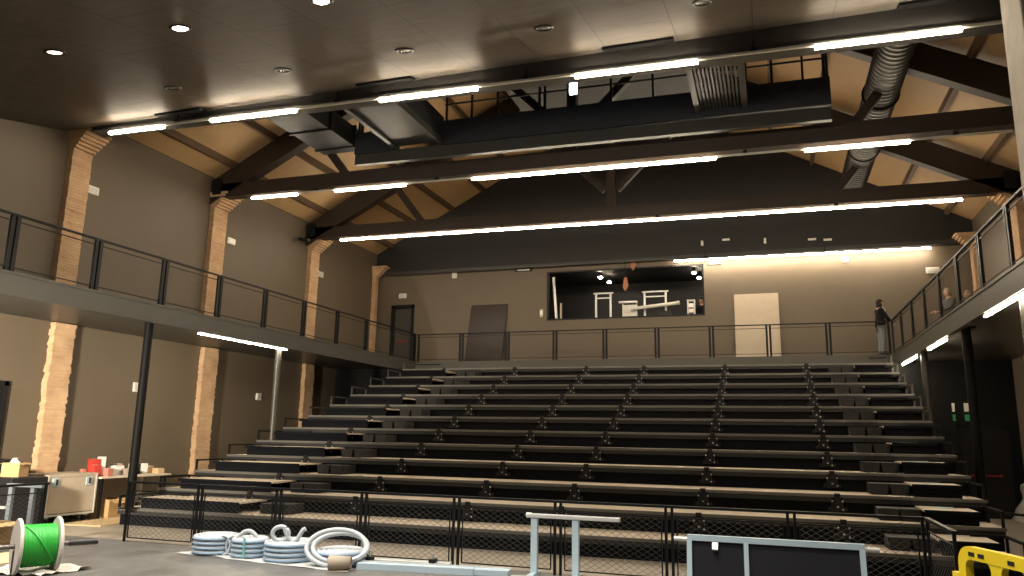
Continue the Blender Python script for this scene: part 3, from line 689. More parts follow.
for x in (x0_ + .12, x1_ - .1):
    for y_ in (ya + .14, yb_ - .14):
        c = MB().cyl((x - .025, y_, HF + .07), (x + .025, y_, HF + .07), .07, 16).build('caster', 'black', t)
        MB().box(x - .04, x + .04, y_ - .04, y_ + .04, HF + .12, zb + .01).build('caster_fork', 'alu', c)

t = thing('work_table', 'pale trestle table along the left wall covered with small cartons', 'table', (-14.8, 14.4, HF))
MB().bbox(-15.3, -14.3, 13.58, 15.7, .48, .525, .008).build('table_top', 'table', t)
for x in (-15.2, -14.4):
    for y_ in (13.7, 15.6): MB().bar((x, y_, HF), (x, y_, .48), .045, .045).build('leg', 'steel', t)
MB().box(-15.2, -15.17, 13.6, 15.7, -.2, .45).build('back_panel', 'casewood', t)
cart = [(-14.65, 13.70, .2, .18, .2, 'red'), (-14.85, 13.85, .2, .2, .30, 'red'), (-14.45, 13.88, .14, .16, .14, 'pink'), (-14.8, 14.0, .14, .14, .34, 'white'), (-14.6, 14.12, .24, .2, .13, 'white'), (-14.75, 14.4, .26, .22, .17, 'white'), (-14.55, 14.55, .3, .26, .12, 'kraft'), (-14.95, 14.62, .16, .14, .2, 'casewood'),
        (-14.7, 14.82, .12, .12, .2, 'white'), (-14.72, 15.0, .1, .1, .19, 'black'), (-14.62, 15.12, .12, .12, .2, 'white'), (-14.8, 15.32, .3, .26, .12, 'ply'), (-14.6, 15.5, .34, .2, .1, 'ply'), (-14.9, 15.6, .14, .12, .14, 'kraft'), (-14.95, 13.66, .12, .1, .12, 'pink')]
nm = {'red': 'red', 'pink': 'pale red', 'white': 'white', 'kraft': 'brown', 'casewood': 'tan', 'black': 'black', 'ply': 'yellowish'}
used = {}
tot = {}
for c in cart: tot[c[5]] = tot.get(c[5], 0) + 1
for x, y_, w, d, h, m in cart:
    n = used.get(m, 0); used[m] = n + 1
    t = thing('small_carton', ('%s%s carton on the wall table%s' % ('' if tot[m] == 1 else ORD[n] + ' ', nm[m], '' if tot[m] == 1 else ', counted from the flight case')), 'carton', (x, y_, .525), 'cartons on the wall table')
    t.rotation_euler = (0, 0, random.uniform(-.35, .35))
    h *= 1.25; MB().bbox(-w / 2, w / 2, -d / 2, d / 2, 0, h, .006).build('box_body', m, t, True)
    MB().box(-w / 2 + .01, w / 2 - .01, -.02, .02, h - .001, h + .003).build('tape_strip', 'paper', t, True)

def open_box(name, label, cx_, cy_, zb, w, d, h, m, rz=0, flap=.12):
    t = thing(name, label, 'cardboard box', (cx_, cy_, zb), None, rz); th = .012
    mb = MB().box(-w / 2, w / 2, -d / 2, d / 2, 0, th).box(-w / 2, -w / 2 + th, -d / 2, d / 2, th, h).box(w / 2 - th, w / 2, -d / 2, d / 2, th, h).box(-w / 2 + th, w / 2 - th, -d / 2, -d / 2 + th, th, h).box(-w / 2 + th, w / 2 - th, d / 2 - th, d / 2, th, h)
    mb.build('box_body', m, t, True)
    for s in (-1, 1):
        MB().hexa([(s * w / 2, -d / 2, h - .005), (s * w / 2, d / 2, h - .005), (s * (w / 2 - .01), d / 2, h), (s * (w / 2 - .01), -d / 2, h), (s * (w / 2 + flap), -d / 2, h - flap * .5), (s * (w / 2 + flap), d / 2, h - flap * .5), (s * (w / 2 + flap), d / 2, h - flap * .5 + .012), (s * (w / 2 + flap), -d / 2, h - flap * .5 + .012)]).build('flap', m, t, True)
    return t
open_box('cardboard_box', 'open cardboard box on the floor under the wall table', -14.6, 14.15, HF, .5, .55, .42, 'card', .1, .18)
mb = MB(); 
for k in range(60): pass
bag = MB(); bag.lathe([(.0001, 0), (.13, .01), (.16, .12), (.14, .28), (.07, .38), (.09, .44), (.0001, .42)], 14, ((-14.95, 13.8, HF), (0, 0, 1)))
bag.v = [(x + random.uniform(-.03, .03), y + random.uniform(-.03, .03), max(HF, z + random.uniform(-.03, .03))) for x, y, z in bag.v]
tag(bag.build('plastic_bag', 'film'), 'crumpled white plastic bag behind the box under the table', 'bag')
tag(MB().hexa([(-14.35, 12.6, HF), (-13.3, 12.75, HF), (-13.4, 14.6, HF), (-14.4, 14.5, HF), (-14.35, 12.6, HF + .02), (-13.3, 12.75, HF + .02), (-13.4, 14.6, HF + .02), (-14.4, 14.5, HF + .02)]).build('plywood_sheet', 'ply'), 'pale plywood sheet lying on the hall floor before the flight case', 'plywood sheet')

# dark cases and stands at the far left
t = thing('equipment_case', 'black upright equipment case at the far left carrying a small open box', 'case', (-14.6, 11.5, HF))
MB().bbox(-15.2, -13.9, 11.1, 11.9, HF + .1, .62, .02).build('body', 'black', t)
MB().box(-15.15, -13.95, 11.06, 11.1, .05, .1).build('edge_strip', 'alu_pale', t)
for x in (-15.05, -14.05): MB().cyl((x, 11.25, HF + .05), (x + .04, 11.25, HF + .05), .05, 12).build('caster', 'black', t)
t = open_box('cardboard_box', 'small open cardboard box of packing paper on the black case at far left', -14.35, 11.5, .62, .36, .3, .27, 'card', .3, .07)
mb = MB(); mb.lathe([(.0001, .0), (.12, .02), (.15, .1), (.08, .2), (.0001, .22)], 10, ((0, 0, .12), (0, 0, 1))); mb.v = [(x + random.uniform(-.04, .04), y + random.uniform(-.04, .04), z + random.uniform(-.03, .04)) for x, y, z in mb.v]
mb.build('packing_paper', 'paper', t, True)
tag(MB().bbox(-15.1, -14.65, 11.3, 11.75, .62, .95, .03).build('black_bag', 'black'), 'black bag on the equipment case left of the small open box', 'bag')
t = thing('speaker_stand', 'grey metal stand of two uprights behind the left guardrail', 'stand', (-12.2, 9.6, HF))
for x in (-12.18, -11.69): MB().bar((x, 9.75, HF), (x, 9.75, .60), .085, .05).build('upright', 'stand_grey', t)
MB().bar((-12.25, 9.75, .63), (-11.45, 9.75, .63), .1, .05).build('top_plate', 'stand_grey', t)
MB().bar((-12.15, 9.75, -.25), (-11.7, 9.75, -.25), .05, .05).build('brace', 'steel', t)
t = open_box('cardboard_box', 'dark open carton on the stage floor at the left edge behind the reel', -10.35, 7.9, 0, .7, .5, .3, 'card', -.1, .1)

# ------------------------------------------------------------------ cable reel
t = thing('cable_reel', 'wooden cable reel wound with bright green cable on a steel axle', 'cable reel', (-7.92, 6.75, 0))
A = Vector((-7.88, 6.46, .300)); B = Vector((-7.69, 6.79, .300)); D = (B - A).normalized(); L = (B - A).length
R = .298
def ax(p): return ((p.x, p.y, p.z), (D.x, D.y, D.z))
for nm_, p in (('near', A), ('far', B)):
    fl = MB().lathe([(.03, -.018), (R - .01, -.018), (R, -.008), (R, .008), (R - .01, .018), (.03, .018)], 40, ax(p), False).build('flange', 'reel_wood', t)
mb = MB(); prof = [(.05, .02)]; n = 30
for k in range(n):
    tt = .022 + (L - .044) * k / n; w = (L - .044) / n
    rr_ = .225 + .004 * sin(k * 2.1)
    prof += [(rr_ - .006, tt), (rr_, tt + w * .3), (rr_, tt + w * .7), (rr_ - .006, tt + w)]
prof += [(.05, L - .02)]
mb.lathe(prof, 40, ax(A)).build('wound_cable', 'green', t)
u_ = D.orthogonal().normalized(); w_ = D.cross(u_)
MB().tube([A + D * (.05 + .3 * i / 10) + (Vector((D.y, -D.x, 0)).normalized() * cos(a) + Vector((0, 0, 1)) * sin(a)) * .234 for i, a in enumerate([1.2 - 2.0 * i / 10 for i in range(11)])], .008, 6).build('loose_strand', 'green', t)
MB().tube([A - D * .55, B + D * .24], .026, 14).build('axle', 'pipe', t)
MB().tube([B + D * .12, B + D * .42], .034, 14).build('axle_sleeve', 'pipe_wrap', t)
MB().box(A.x - .01, A.x + .01, A.y - .03, A.y - .02, .01, .26).build('slot', 'pipe_wrap', t)
# wrapping paper under the reel
def crumple(name, label, cat, pts, m, amp, n=9, seed=1, zb=.0):
    r = random.Random(seed); mb = MB(); (ax_, ay_), (bx_, by_), (cx_, cy_), (dx_, dy_) = pts; vs = []
    for i in range(n + 1):
        for j in range(n + 1):
            s, q = i / n, j / n
            x = (ax_ * (1 - s) + bx_ * s) * (1 - q) + (dx_ * (1 - s) + cx_ * s) * q; y = (ay_ * (1 - s) + by_ * s) * (1 - q) + (dy_ * (1 - s) + cy_ * s) * q
            vs.append((x + r.uniform(-.02, .02), y + r.uniform(-.02, .02), zb + .004 + r.random() ** 2 * amp))
    o = len(vs); vs += [(x, y, z - .003) for x, y, z in vs]; fs = []
    for i in range(n):
        for j in range(n):
            a = i * (n + 1) + j; fs.append((a, a + 1, a + n + 2, a + n + 1)); fs.append((a + o, a + n + 1 + o, a + n + 2 + o, a + 1 + o))
    for k in range(n):
        a = k; fs.append((a, a + o, a + 1 + o, a + 1)); a = n * (n + 1) + k; fs.append((a, a + 1, a + 1 + o, a + o))
        a = k * (n + 1); fs.append((a, a + n + 1, a + n + 1 + o, a + o)); a = k * (n + 1) + n; fs.append((a, a + o, a + n + 1 + o, a + n + 1))
    mb.add(vs, fs); return tag(mb.build(name, m), label, cat)
crumple('wrapping_paper', 'crumpled pale wrapping paper spread under the green cable reel', 'paper', [(-8.35, 6.35), (-7.55, 6.5), (-7.45, 7.1), (-8.3, 7.1)], 'paper', .06, 9, 3)
tag(MB().hexa([(-9.3, 6.9, 0), (-8.6, 6.7, 0), (-8.5, 7.6, 0), (-9.3, 7.7, 0), (-9.3, 6.9, .02), (-8.6, 6.7, .02), (-8.5, 7.6, .02), (-9.3, 7.7, .02)]).build('plywood_sheet', 'ply'), 'small plywood offcut on the stage floor behind the cable reel', 'plywood sheet')

# ------------------------------------------------------------------ hose coils
crumple('protective_sheet', 'thin white protective sheet lying under the hose coils', 'sheet', [(-7.45, 8.42), (-4.95, 8.12), (-4.75, 8.78), (-7.3, 8.9)], 'film', .012, 14, 5)
def coil(label, x, y, R, n, loopkind, strap=False):
    t = thing('hose_coil', label, 'hose coil', (x, y, .012), 'coils of corrugated hose'); r = .030
    mb = MB(); pts = []
    for k in range(n):
        mb2 = [(x + (R + .006 * sin(k * 3)) * cos(a), y + (R + .006 * sin(k * 3)) * sin(a), .012 + r + k * r * 1.9) for a in [2 * pi * i / 40 for i in range(40)]]
        mb.tube(mb2, r, 10, True)
        if k == n - 1:
            for q in (1, 2, 3): mb.tube([(x + (R - q * .066) * cos(a), y + (R - q * .066) * sin(a), .012 + r + k * r * 1.9) for a in [2 * pi * i / 30 for i in range(30)]], r, 8, True)
    mb.build('windings', 'hose', t)
    ridge = MB()
    for k in range(n): ridge.tube([(x + (R + .022) * cos(a), y + (R + .022) * sin(a), .012 + r + k * r * 1.9 - .008) for a in [2 * pi * i / 40 for i in range(40)]], .017, 6, True)
    ridge.build('blue_stripe', 'hose_blue', t)
    zt_ = .012 + n * r * 1.9
    C_ = Vector((x, y, 0)); tr = Vector((.94, .33, 0)); 
    if loopkind == 'ear':      # thin standing loops at the right side
        for s, dx in ((0, .18), (1, .26)):
            MB().tube([C_ + tr * (dx + .085 * cos(a) + .04 * s) + Vector((.30, -.9, 0)) * (R * .9) + Vector((0, 0, .13 + .115 * sin(a))) for a in [2 * pi * i / 28 for i in range(28)]], .016, 8, True).build('free_loop', 'hose', t)
    if loopkind == 'arch':
        MB().tube([C_ + tr * (-.1 + .2 * (i / 14 - .5) * 1.4 + .06) + Vector((0, 0, zt_ - .02 + .1 * sin(pi * i / 14))) for i in range(15)], .026, 8).build('free_loop', 'hose', t)
    if loopkind == 'curl':
        pts = []
        for i in range(41):
            s = i / 40; a = pi * (.3 + 2.0 * min(1, s / .55))
            if s < .55: p = tr * (-.10 + .10 * cos(a)) + Vector((0, 0, zt_ + .09 + .085 * sin(a)))
            else:
                q = (s - .55) / .45; p = tr * (-.05 + .26 * q) + Vector((0, 0, zt_ + .14 - .15 * sin(pi * min(1, q * 1.15) * .9) + .06 * q * q))
            pts.append(C_ + p + Vector((.1, -.3, 0)) * .3)
        MB().tube(pts, .028, 9).build('free_loop', 'hose', t)
    if loopkind == 'big':
        for q, (rx, rz, sh) in enumerate(((.36, .19, 0), (.33, .15, .05))):
            MB().tube([C_ + tr * (-.02 + sh + rx * cos(a)) + Vector((.32, -.95, 0)) * (R * .55 - .25 * sin(a) * .5) + Vector((0, 0, .22 + rz * sin(a))) for a in [2 * pi * i / 44 for i in range(44)]], .03, 9, True).build('free_loop', 'hose', t)
    if strap: MB().tube([C_ + Vector((.32, -.95, 0)) * (R + .04) + Vector((0, 0, .02 + (zt_) * i / 4)) for i in range(5)], .014, 6).build('strap', 'strap', t)
    return t
coil('leftmost white corrugated hose coil with thin upright loops', -7.02, 8.64, .26, 4, 'ear')
coil('second white hose coil from the left, tied with a green strap', -6.44, 8.58, .20, 4, 'arch', True)
coil('third white hose coil from the left, tallest, with a curled free end on top', -5.83, 8.56, .28, 4, 'curl')
coil('rightmost white hose coil leaning under one big upright loop', -5.10, 8.56, .27, 3, 'big')

# profiles lying on the stage floor
def profile(label, p, q, w, h, m='alu'):
    t = thing('aluminium_profile', label, 'profile', p, 'profiles lying on the stage floor'); 
    MB().bar(p, q, w, h).build('extrusion', m, t)
    d = (Vector(q) - Vector(p)).normalized(); a = Vector((-d.y, d.x, 0)) * w * .3
    MB().bar(Vector(p) + a + Vector((0, 0, h * .6)), Vector(q) + a + Vector((0, 0, h * .6)), .02, .012).build('groove_lip', 'alu_pale', t)
profile('long pale blue profile on the floor right of the brown paper tube', (-4.75, 8.42, .035), (-3.35, 8.62, .035), .16, .07)
profile('slimmer white profile lying behind the pale blue one', (-4.85, 8.74, .03), (-3.75, 8.86, .03), .1, .06, 'alu_pale')
profile('pale blue profile on the floor ending at the trestle', (-3.45, 8.66, .03), (-2.95, 8.72, .03), .2, .06)
profile('flat white strip lying between the trestle legs', (-2.85, 8.42, .02), (-1.75, 8.62, .02), .2, .04, 'alu_pale')
for k, (x, y_) in enumerate(((-3.95, 8.78), (-4.72, 8.62))):
    t = thing('floor_clamp', ['black clamp gripping the long profiles', 'black clamp beside the brown paper tube'][k], 'clamp', (x, y_, .07)); MB().bbox(x - .04, x + .04, y_ - .05, y_ + .05, .065, .11, .006).build('jaw', 'black', t); MB().cyl((x, y_, .11), (x, y_, .17), .014, 8).build('screw', 'bolt', t); MB().cyl((x - .03, y_, .17), (x + .03, y_, .17), .008, 6).build('handle', 'bolt', t)
t = thing('paper_tube', 'torn brown kraft paper tube standing askew before the profiles', 'paper tube', (-4.93, 8.3, 0))
mb = MB().lathe([(.085, 0), (.078, .12), (.07, .26), (.062, .26), (.07, .12), (.077, 0), (.085, 0)], 18, ((-4.97, 8.10, .092), (.93, .36, .02))); mb.build('rolled_wall', 'kraft', t)
MB().hexa([(-4.98, 8.16, .006), (-4.78, 8.24, .006), (-4.72, 8.12, .004), (-4.92, 8.04, .004), (-4.98, 8.16, .03), (-4.78, 8.24, .03), (-4.72, 8.12, .008), (-4.92, 8.04, .008)]).build('torn_flap', 'kraft', t)

# aluminium trestle
t = thing('aluminium_trestle', 'low pale aluminium trestle with two legs on the stage edge', 'trestle', (-2.2, 8.75, 0))
MB().bbox(-2.74, -1.66, 8.70, 8.78, .655, .70, .008).build('top_bar', 'alu_pale', t)
MB().cyl((-2.76, 8.74, .68), (-2.70, 8.74, .68), .03, 12).build('end_cap', 'white', t)
for x in (-2.66, -2.17): MB().bar((x, 8.74, .04), (x, 8.74, .656), .075, .06).build('leg', 'alu', t)
for x in (-2.66, -2.17): MB().bar((x, 8.55, .03), (x, 8.9, .03), .07, .04).build('foot', 'alu', t)

# framed black stage deck
t = thing('stage_deck', 'black stage deck board with aluminium frame standing on edge', 'stage deck', (0, 7.4, 0))
xa, xb, zz = -.79, .71, .715
yt, yb_ = 7.46, 7.36
def dk(x, z): return (x, yb_ + (yt - yb_) * z / zz, z)
MB().bar(dk(xa, zz - .025), dk(xb, zz - .025), .05, .05).build('top_frame', 'alu', t)
MB().bar(dk(xa + .02, 0.02), dk(xb - .02, 0.02), .05, .04).build('bottom_frame', 'alu', t)
for x in (xa + .02, xb - .02): MB().bar(dk(x, 0.0), dk(x, zz - .05), .045, .05).build('side_frame', 'alu', t)
MB().bar(dk(-.27, .04), dk(-.27, zz - .05), .04, .045).build('middle_frame', 'alu', t)
for x0_, x1_ in ((xa + .04, -.29), (-.25, xb - .04)): 
    MB().hexa([Vector(dk(x0_, .04)) + Vector((0, .0, 0)), Vector(dk(x1_, .04)), Vector(dk(x1_, .04)) + Vector((0, .02, 0)), Vector(dk(x0_, .04)) + Vector((0, .02, 0)), dk(x0_, zz - .05), dk(x1_, zz - .05), Vector(dk(x1_, zz - .05)) + Vector((0, .02, 0)), Vector(dk(x0_, zz - .05)) + Vector((0, .02, 0))]).build('black_board', 'black_board', t)
for s, x in ((-1, xa), (1, xb)): MB().cyl((x, yt, zz - .045), (x + s * .12, yt, zz - .045), .02, 10).build('handle_stub', 'alu_pale', t)
MB().bar(dk(-.54, zz - .06) , Vector(dk(-.54, zz - .12)) + Vector((0, -.03, 0)), .05, .03).build('lock', 'alu_pale', t)

# ------------------------------------------------------------------ yellow barrier
def barrier():
    P = Vector((1.10, 5.67, 0)); d = Vector((.37, -.93, 0)).normalized(); nrm = Vector((-d.y, d.x, 0)); Lb = 1.55
    t = thing('safety_barrier', 'yellow plastic pedestrian barrier in the lower right corner', 'barrier', P)
    def W(s, z, o=0): return P + d * s + Vector((0, 0, z)) + nrm * o
    zt_, bh, th, r = .955, .075, .05, .11
    def plate(pts, o=0, w=th): return MB().extr([W(a, b, o - w / 2) for a, b in pts], nrm * w)
    # rounded hoop: outer and inner contour as a strip
    out, inn = [], []
    def arc(cx, cz, R, a0, a1, n=8): return [(cx + R * cos(a0 + (a1 - a0) * i / n), cz + R * sin(a0 + (a1 - a0) * i / n)) for i in range(n + 1)]
    out = [(0, .1), (0, .5)] + arc(r, zt_ - r, r, pi, pi / 2) + [(Lb / 2, zt_)] + arc(Lb - r, zt_ - r, r, pi / 2, 0) + [(Lb, .5), (Lb, .1)]
    q = r - .055
    inn = [(.07, .1), (.07, .5)] + arc(.07 + q, zt_ - bh - q, q, pi, pi / 2) + [(Lb / 2, zt_ - bh)] + arc(Lb - .07 - q, zt_ - bh - q, q, pi / 2, 0) + [(Lb - .07, .5), (Lb - .07, .1)]
    mb = MB(); n = len(out)
    vs = [W(a, b, -th / 2) for a, b in out] + [W(a, b, -th / 2) for a, b in inn] + [W(a, b, th / 2) for a, b in out] + [W(a, b, th / 2) for a, b in inn]
    fs = []
    for i in range(n - 1):
        fs += [(i, i + 1, n + i + 1, n + i), (2 * n + i, 3 * n + i, 3 * n + i + 1, 2 * n + i + 1), (i, 2 * n + i, 2 * n + i + 1, i + 1), (n + i, n + i + 1, 3 * n + i + 1, 3 * n + i)]
    fs += [(0, n, 3 * n, 2 * n), (n - 1, 3 * n - 1, 4 * n - 1, 2 * n - 1)]
    mb.add(vs, fs); mb.build('outer_frame', 'yellow', t)
    plate([(.03, .10), (Lb - .03, .10), (Lb - .03, .2), (.03, .2)], 0, th * .9).build('bottom_rail', 'yellow', t)
    for k in range(4):
        s_ = .345 + .29 * k; w = .045; zt2 = zt_ - bh + .004
        R = .05; L_ = arc(s_ - w - R, zt2 - R, R, pi / 2, 0, 5); Rr = arc(s_ + w + R, zt2 - R, R, pi, pi / 2, 5)
        pts = L_ + [(s_ - w, .24), (s_ - w - .03, .195), (s_ + w + .03, .195), (s_ + w, .24)] + Rr
        plate(pts, 0, th * .86).build('upright_web', 'yellow', t)
        MB().bar(W(s_ - .02, .26, th * .45), W(s_ - .02, .84, th * .45), .012, .012).build('stiffening_rib', 'yellow', t)
    for s_ in (.11, .2, .46, .75): plate([(s_, zt_ - .055), (s_ + .055, zt_ - .055), (s_ + .055, zt_ - .03), (s_, zt_ - .03)], 0, th + .006).build('slot', 'black', t)
    plate([(-.075, .55), (.0, .55), (.0, .78), (-.075, .78)], 0, .045).build('coupling', 'yellow', t)
    for s_ in (.15, Lb - .15): MB().bar(W(s_, .05, -.28), W(s_, .05, .28), .09, .1).build('foot', 'black', t)
barrier()

crump = MB(); n = 10; vs = []
for i in range(n + 1):
    for j in range(5):
        s = i / n; vs.append((6.05 + .38 * s ** .5 + .03 * sin(j * 2 + i), 23.2 + j * .36 + .08 * sin(i * .8), HF + .01 + s * 1.05 * (1 - .25 * (j / 4 - .3) ** 2)))
crump.add(vs, [(i * 5 + j, i * 5 + j + 1, (i + 1) * 5 + j + 1, (i + 1) * 5 + j) for i in range(n) for j in range(4)], True)
o = tag(crump.build('tarpaulin', 'paper'), 'pale tarpaulin draped against the right wall past the exit door', 'tarpaulin'); sol = o.modifiers.new('s', 'SOLIDIFY'); sol.thickness = .02
t = thing('floor_handrail', 'thin dark handrail running right from the lowest tiers along the floor', 'handrail', (3.45, 15, HF))
MB().tube([(3.46, 14.6, .5), (3.9, 14.9, .45), (5.0, 15.6, .38), (6.3, 16.5, .36)], .022, 8).build('rail', 'steel', t)
for p in ((3.9, 14.9, .45), (5.0, 15.6, .38)): MB().bar((p[0], p[1], HF), p, .03, .03).build('post', 'steel', t)

# ------------------------------------------------------------------ people
def skin_mesh(name, nodes, edges, m, parent, sub=2, root=0):
    me = bpy.data.meshes.new(name); me.from_pydata([n[:3] for n in nodes], edges, [])
    o = bpy.data.objects.new(name, me); COL.objects.link(o)
    sk = o.modifiers.new('skin', 'SKIN'); sk.use_smooth_shade = True; su = o.modifiers.new('sub', 'SUBSURF'); su.levels = su.render_levels = sub
    for i, v in enumerate(me.skin_vertices[0].data):
        r = nodes[i][3]; v.radius = r if isinstance(r, tuple) else (r, r); v.use_root = (i == root)
    dg = bpy.context.evaluated_depsgraph_get(); ev = o.evaluated_get(dg); nm_ = bpy.data.meshes.new_from_object(ev)
    bpy.data.objects.remove(o); nm_.name = name; nm_.materials.clear(); nm_.materials.append(M[m])
    for p in nm_.polygons: p.use_smooth = True; p.material_index = 0
    ob = bpy.data.objects.new(name, nm_); COL.objects.link(ob); ob.parent = parent
    return ob

def person(loc, rz, label, Hh, J, top, legs, hair, lk=None, scarf=False, longhair=False, cap=False, lower=True):
    """J: hands (local, facing +Y).  Body one skin surface; clothing and hair children."""
    t = thing('person', label, 'person', loc, None, rz); k = Hh / 1.75
    P = dict(pel=(0, 0, .95), wst=(0, .0, 1.10), chs=(0, .0, 1.30), nek=(0, .0, 1.46), nk2=(0, .02, 1.53))
    def s(p): return tuple(c * k for c in p)
    lh, rh = J['lh'], J['rh']; le, re = J['le'], J['re']
    nodes = [(*s(P['pel']), (.15 * k, .11 * k)), (*s(P['wst']), (.135 * k, .10 * k)), (*s(P['chs']), (.165 * k, .11 * k)), (*s((0, 0, 1.42)), (.10 * k, .08 * k)), (*s((0, .01, 1.50)), .055 * k), (*s((0, .02, 1.56)), .052 * k),
             (*s((-.17, 0, 1.40)), .062 * k), (*s(le), .044 * k), (*s(lh), .030 * k), (*s((.17, 0, 1.40)), .062 * k), (*s(re), .044 * k), (*s(rh), .030 * k),
             (*s((-.09, 0, .88)), .092 * k), (*s((-.10, .02, .48)), .062 * k), (*s((-.10, -.02, .09)), .042 * k), (*s((.09, 0, .88)), .092 * k), (*s((.10, .02, .48)), .062 * k), (*s((.10, -.02, .09)), .042 * k)]
    edges = [(0, 1), (1, 2), (2, 3), (3, 4), (4, 5), (3, 6), (6, 7), (7, 8), (3, 9), (9, 10), (10, 11), (0, 12), (12, 13), (13, 14), (0, 15), (15, 16), (16, 17)]
    # hands with five fingers are grown from the wrists of the same body surface
    for wi, hp, el in ((8, lh, le), (11, rh, re)):
        d = (Vector(hp) - Vector(el)).normalized(); side = d.cross(Vector((0, 0, 1))).normalized() if abs(d.z) < .95 else Vector((1, 0, 0)); 
        pi_ = len(nodes); pc = Vector(hp) + d * .05; nodes.append((*s(pc), (.036 * k, .017 * k))); edges.append((wi, pi_))
        for q, (o_, l_) in enumerate(((-.033, .075), (-.011, .09), (.011, .085), (.033, .07))):
            a = pc + d * .04 + side * o_; b = a + d * l_ * .5 + Vector((0, 0, -.008)); c = b + d * l_ * .4 + Vector((0, 0, -.025))
            i0 = len(nodes); nodes += [(*s(a), .0095 * k), (*s(b), .0088 * k), (*s(c), .0075 * k)]; edges += [(pi_, i0), (i0, i0 + 1), (i0 + 1, i0 + 2)]
        sg = 1 if wi == 8 else -1; a = pc - d * .01 + side * .04 * sg; b = a + d * .035 + side * .018 * sg; i0 = len(nodes)
        nodes += [(*s(a), .0105 * k), (*s(b), .009 * k)]; edges += [(pi_, i0), (i0, i0 + 1)]
    body = skin_mesh('body', nodes, edges, 'skin', t)
    # head with face: lathe-like sculpted sphere
    hb = bmesh.new(); bmesh.ops.create_uvsphere(hb, u_segments=24, v_segments=18, radius=1)
    for v in hb.verts:
        x, y, z = v.co; 
        w = .078 * (1 - .22 * max(0, -z) ** 1.5); dpt = .098 * (1 - .12 * max(0, -z))
        nx, ny, nz = x * w, y * dpt + .012 * max(0, -z) * (1 if y > 0 else 0), z * .122
        if y > .6:
            nose = math.exp(-((x / .17) ** 2 + ((z + .12) / .22) ** 2)); ny += .026 * nose
            for ex in (-.38, .38): ny -= .010 * math.exp(-(((x - ex) / .16) ** 2 + ((z - .06) / .12) ** 2))
            ny += .006 * math.exp(-((x / .3) ** 2 + ((z + .48) / .07) ** 2)); ny -= .005 * math.exp(-((x / .3) ** 2 + ((z + .42) / .04) ** 2))
            ny += .012 * math.exp(-((x / .3) ** 2 + ((z + .85) / .15) ** 2))
        if abs(x) > .93 and abs(z) < .3 and y < .2: nx *= 1.16
        v.co = Vector((nx * k, (ny + .03) * k, (nz + 1.635) * k))
    me = bpy.data.meshes.new('head'); hb.to_mesh(me); hb.free(); me.materials.append(M['skin'])
    for p in me.polygons: p.use_smooth = True
    hd = bpy.data.objects.new('head', me); COL.objects.link(hd); hd.parent = t
    for ex in (-.03, .03): MB().lathe([(.0001, -.008 * k), (.007 * k, -.004 * k), (.009 * k, 0), (.0001, .004 * k)], 8, ((ex * k, .115 * k, 1.643 * k), (0, 1, 0))).build('eye', 'black', hd, True)
    # hair
    hm = MB(); n1, n2 = 20, 12; vs = []
    for i in range(n1):
        a = 2 * pi * i / n1; yy = sin(a)
        low = (-.97 if longhair else -.35) if yy < .45 else .35
        for j in range(n2 + 1):
            th = (pi / 2) - (pi / 2 - math.asin(max(-.98, min(.98, low)))) * j / n2
            cz = sin(th); cr = max(cos(th), .85 if (longhair and cz < 0) else 0)
            vs.append((.090 * k * cr * cos(a), (.030 - .006) * k + .112 * k * cr * yy, (1.645 + .135 * cz * (1.7 if longhair and cz < 0 else 1)) * k))
    hm.add(vs, [(i * (n2 + 1) + j, ((i + 1) % n1) * (n2 + 1) + j, ((i + 1) % n1) * (n2 + 1) + j + 1, i * (n2 + 1) + j + 1) for i in range(n1) for j in range(n2)], True)
    ho = hm.build('hair', hair, hd, True); sd = ho.modifiers.new('s', 'SOLIDIFY'); sd.thickness = .012 * k
    # jacket
    jn = [(*s((0, 0, .80)), (.20 * k, .155 * k)), (*s((0, 0, .96)), (.20 * k, .155 * k)), (*s((0, 0, 1.12)), (.185 * k, .145 * k)), (*s((0, 0, 1.30)), (.185 * k, .135 * k)), (*s((0, .0, 1.43)), (.115 * k, .10 * k)), (*s((0, .01, 1.50)), .085 * k),
          (*s((-.18, 0, 1.40)), .082 * k), (*s(le), .062 * k), (*(s(Vector(le) * .12 + Vector(lh) * .88)), .05 * k), (*s((.18, 0, 1.40)), .082 * k), (*s(re), .062 * k), (*(s(Vector(re) * .12 + Vector(rh) * .88)), .05 * k)]
    skin_mesh('jacket', jn, [(0, 1), (1, 2), (2, 3), (3, 4), (4, 5), (4, 6), (6, 7), (7, 8), (4, 9), (9, 10), (10, 11)], top, t)
    tn = [(*s((0, 0, .94)), (.165 * k, .125 * k)), (*s((-.095, 0, .84)), .105 * k), (*s((-.10, .02, .48)), .075 * k), (*s((-.10, -.02, .07)), .06 * k), (*s((.095, 0, .84)), .105 * k), (*s((.10, .02, .48)), .075 * k), (*s((.10, -.02, .07)), .06 * k)]
    skin_mesh('trousers', tn, [(0, 1), (1, 2), (2, 3), (0, 4), (4, 5), (5, 6)], legs, t)
    for x in (-.10, .10):
        m_ = MB(); m_.lathe([(.0001, -.09 * k), (.035 * k, -.08 * k), (.045 * k, -.02 * k), (.042 * k, .05 * k), (.048 * k, .12 * k), (.03 * k, .17 * k), (.0001, .18 * k)], 12, ((x * k, 0, .045 * k), (0, 1, 0)))
        m_.v = [(a, b, max(.0, c)) for a, b, c in m_.v]; m_.build('shoe', 'shoe', t, True)
    if scarf: skin_mesh('scarf', [(*s((-.05, .11, 1.52)), .04 * k), (*s((.02, .13, 1.42)), .05 * k), (*s((.05, .14, 1.26)), .045 * k), (*s((.05, .14, 1.12)), .03 * k)], [(0, 1), (1, 2), (2, 3)], 'scarf', t)
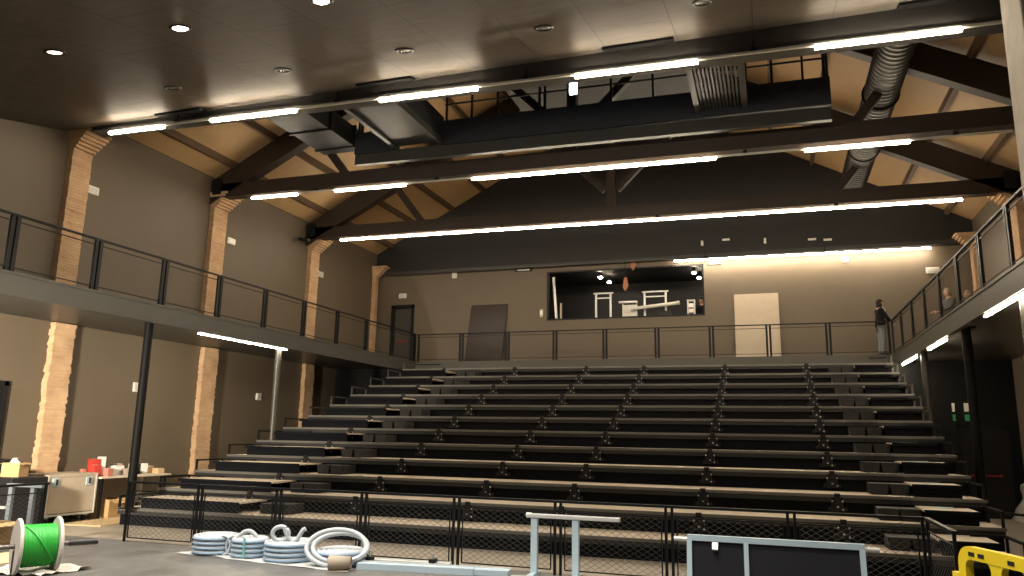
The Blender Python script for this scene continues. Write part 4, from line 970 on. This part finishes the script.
    if cap: MB().lathe([(.0001, .15 * k), (.06 * k, .14 * k), (.10 * k, .08 * k), (.108 * k, .03 * k), (.108 * k, .01 * k)], 18, ((0, .02 * k, 1.64 * k), (0, 0, 1))).build('cap', 'black', hd, True)
    return t
person((3.42, 26.33, ZD), -1.35, 'standing woman in black jacket and grey jeans leaning at the landing corner', 1.80,
       dict(le=(-.22, .10, 1.14), lh=(-.10, .30, 1.04), re=(.22, .14, 1.14), rh=(.02, .33, 1.05)), 'jacket', 'jeans', 'hair', scarf=True, longhair=True)
person((5.12, 24.85, ZD), 1.9, 'grey haired person in grey jacket on the right gallery, left of the pair', 1.80,
       dict(le=(-.24, .12, 1.16), lh=(-.14, .36, 1.08), re=(.24, .12, 1.16), rh=(.12, .38, 1.1)), 'jacket_grey', 'jacket', 'hair_grey')
person((5.72, 25.35, ZD), 2.6, 'person with short hair on the right gallery, partly hidden right of the pair', 1.80,
       dict(le=(-.24, .02, 1.14), lh=(-.22, .12, .90), re=(.24, .02, 1.14), rh=(.22, .12, .90)), 'jacket', 'jacket', 'hair_grey')
person((-2.30, 29.02, ZB), 2.8, 'person with a dark cap standing behind the white rack in the control room', 1.93,
       dict(le=(-.24, .05, 1.14), lh=(-.18, .3, 1.05), re=(.24, .05, 1.14), rh=(.18, .3, 1.05)), 'jacket', 'jacket', 'hair', cap=True)

# ------------------------------------------------------------------ fill lamp added left of the picture to brighten the left wall
WX, WY = -11.5, 5.0
t = thing('added_fill_lamp', 'added fill lamp on a stand at the left of the stage outside the picture', 'fill lamp', (WX, WY, 0))
MB().bar((WX, WY, .02), (WX, WY, 2.5), .05, .05).build('pole', 'steel', t)
for a in (0, 2.1, 4.2): MB().bar((WX, WY, .35), (WX + .5 * cos(a), WY + .5 * sin(a), .01), .03, .03).build('leg', 'steel', t)
MB().bbox(WX - .25, WX + .25, WY - .1, WY + .02, 2.45, 2.8, .02).build('lamp_head', 'black', t)
l = bpy.data.lights.new('fill_lamp_beam', 'SPOT'); l.energy = 3300; l.color = (1, .88, .70); l.spot_size = radians(80); l.spot_blend = .9; l.shadow_soft_size = .3
lo = bpy.data.objects.new('fill_lamp_beam', l); COL.objects.link(lo); lo.location = (WX, WY + .2, 2.65)
lo.rotation_euler = (Vector((-15.4, 13.2, 1.6)) - lo.location).to_track_quat('-Z', 'Y').to_euler()

# ------------------------------------------------------------------ world
w = bpy.data.worlds.new('world'); S.world = w; w.use_nodes = True
w.node_tree.nodes['Background'].inputs[0].default_value = (.02, .02, .022, 1); w.node_tree.nodes['Background'].inputs[1].default_value = .3
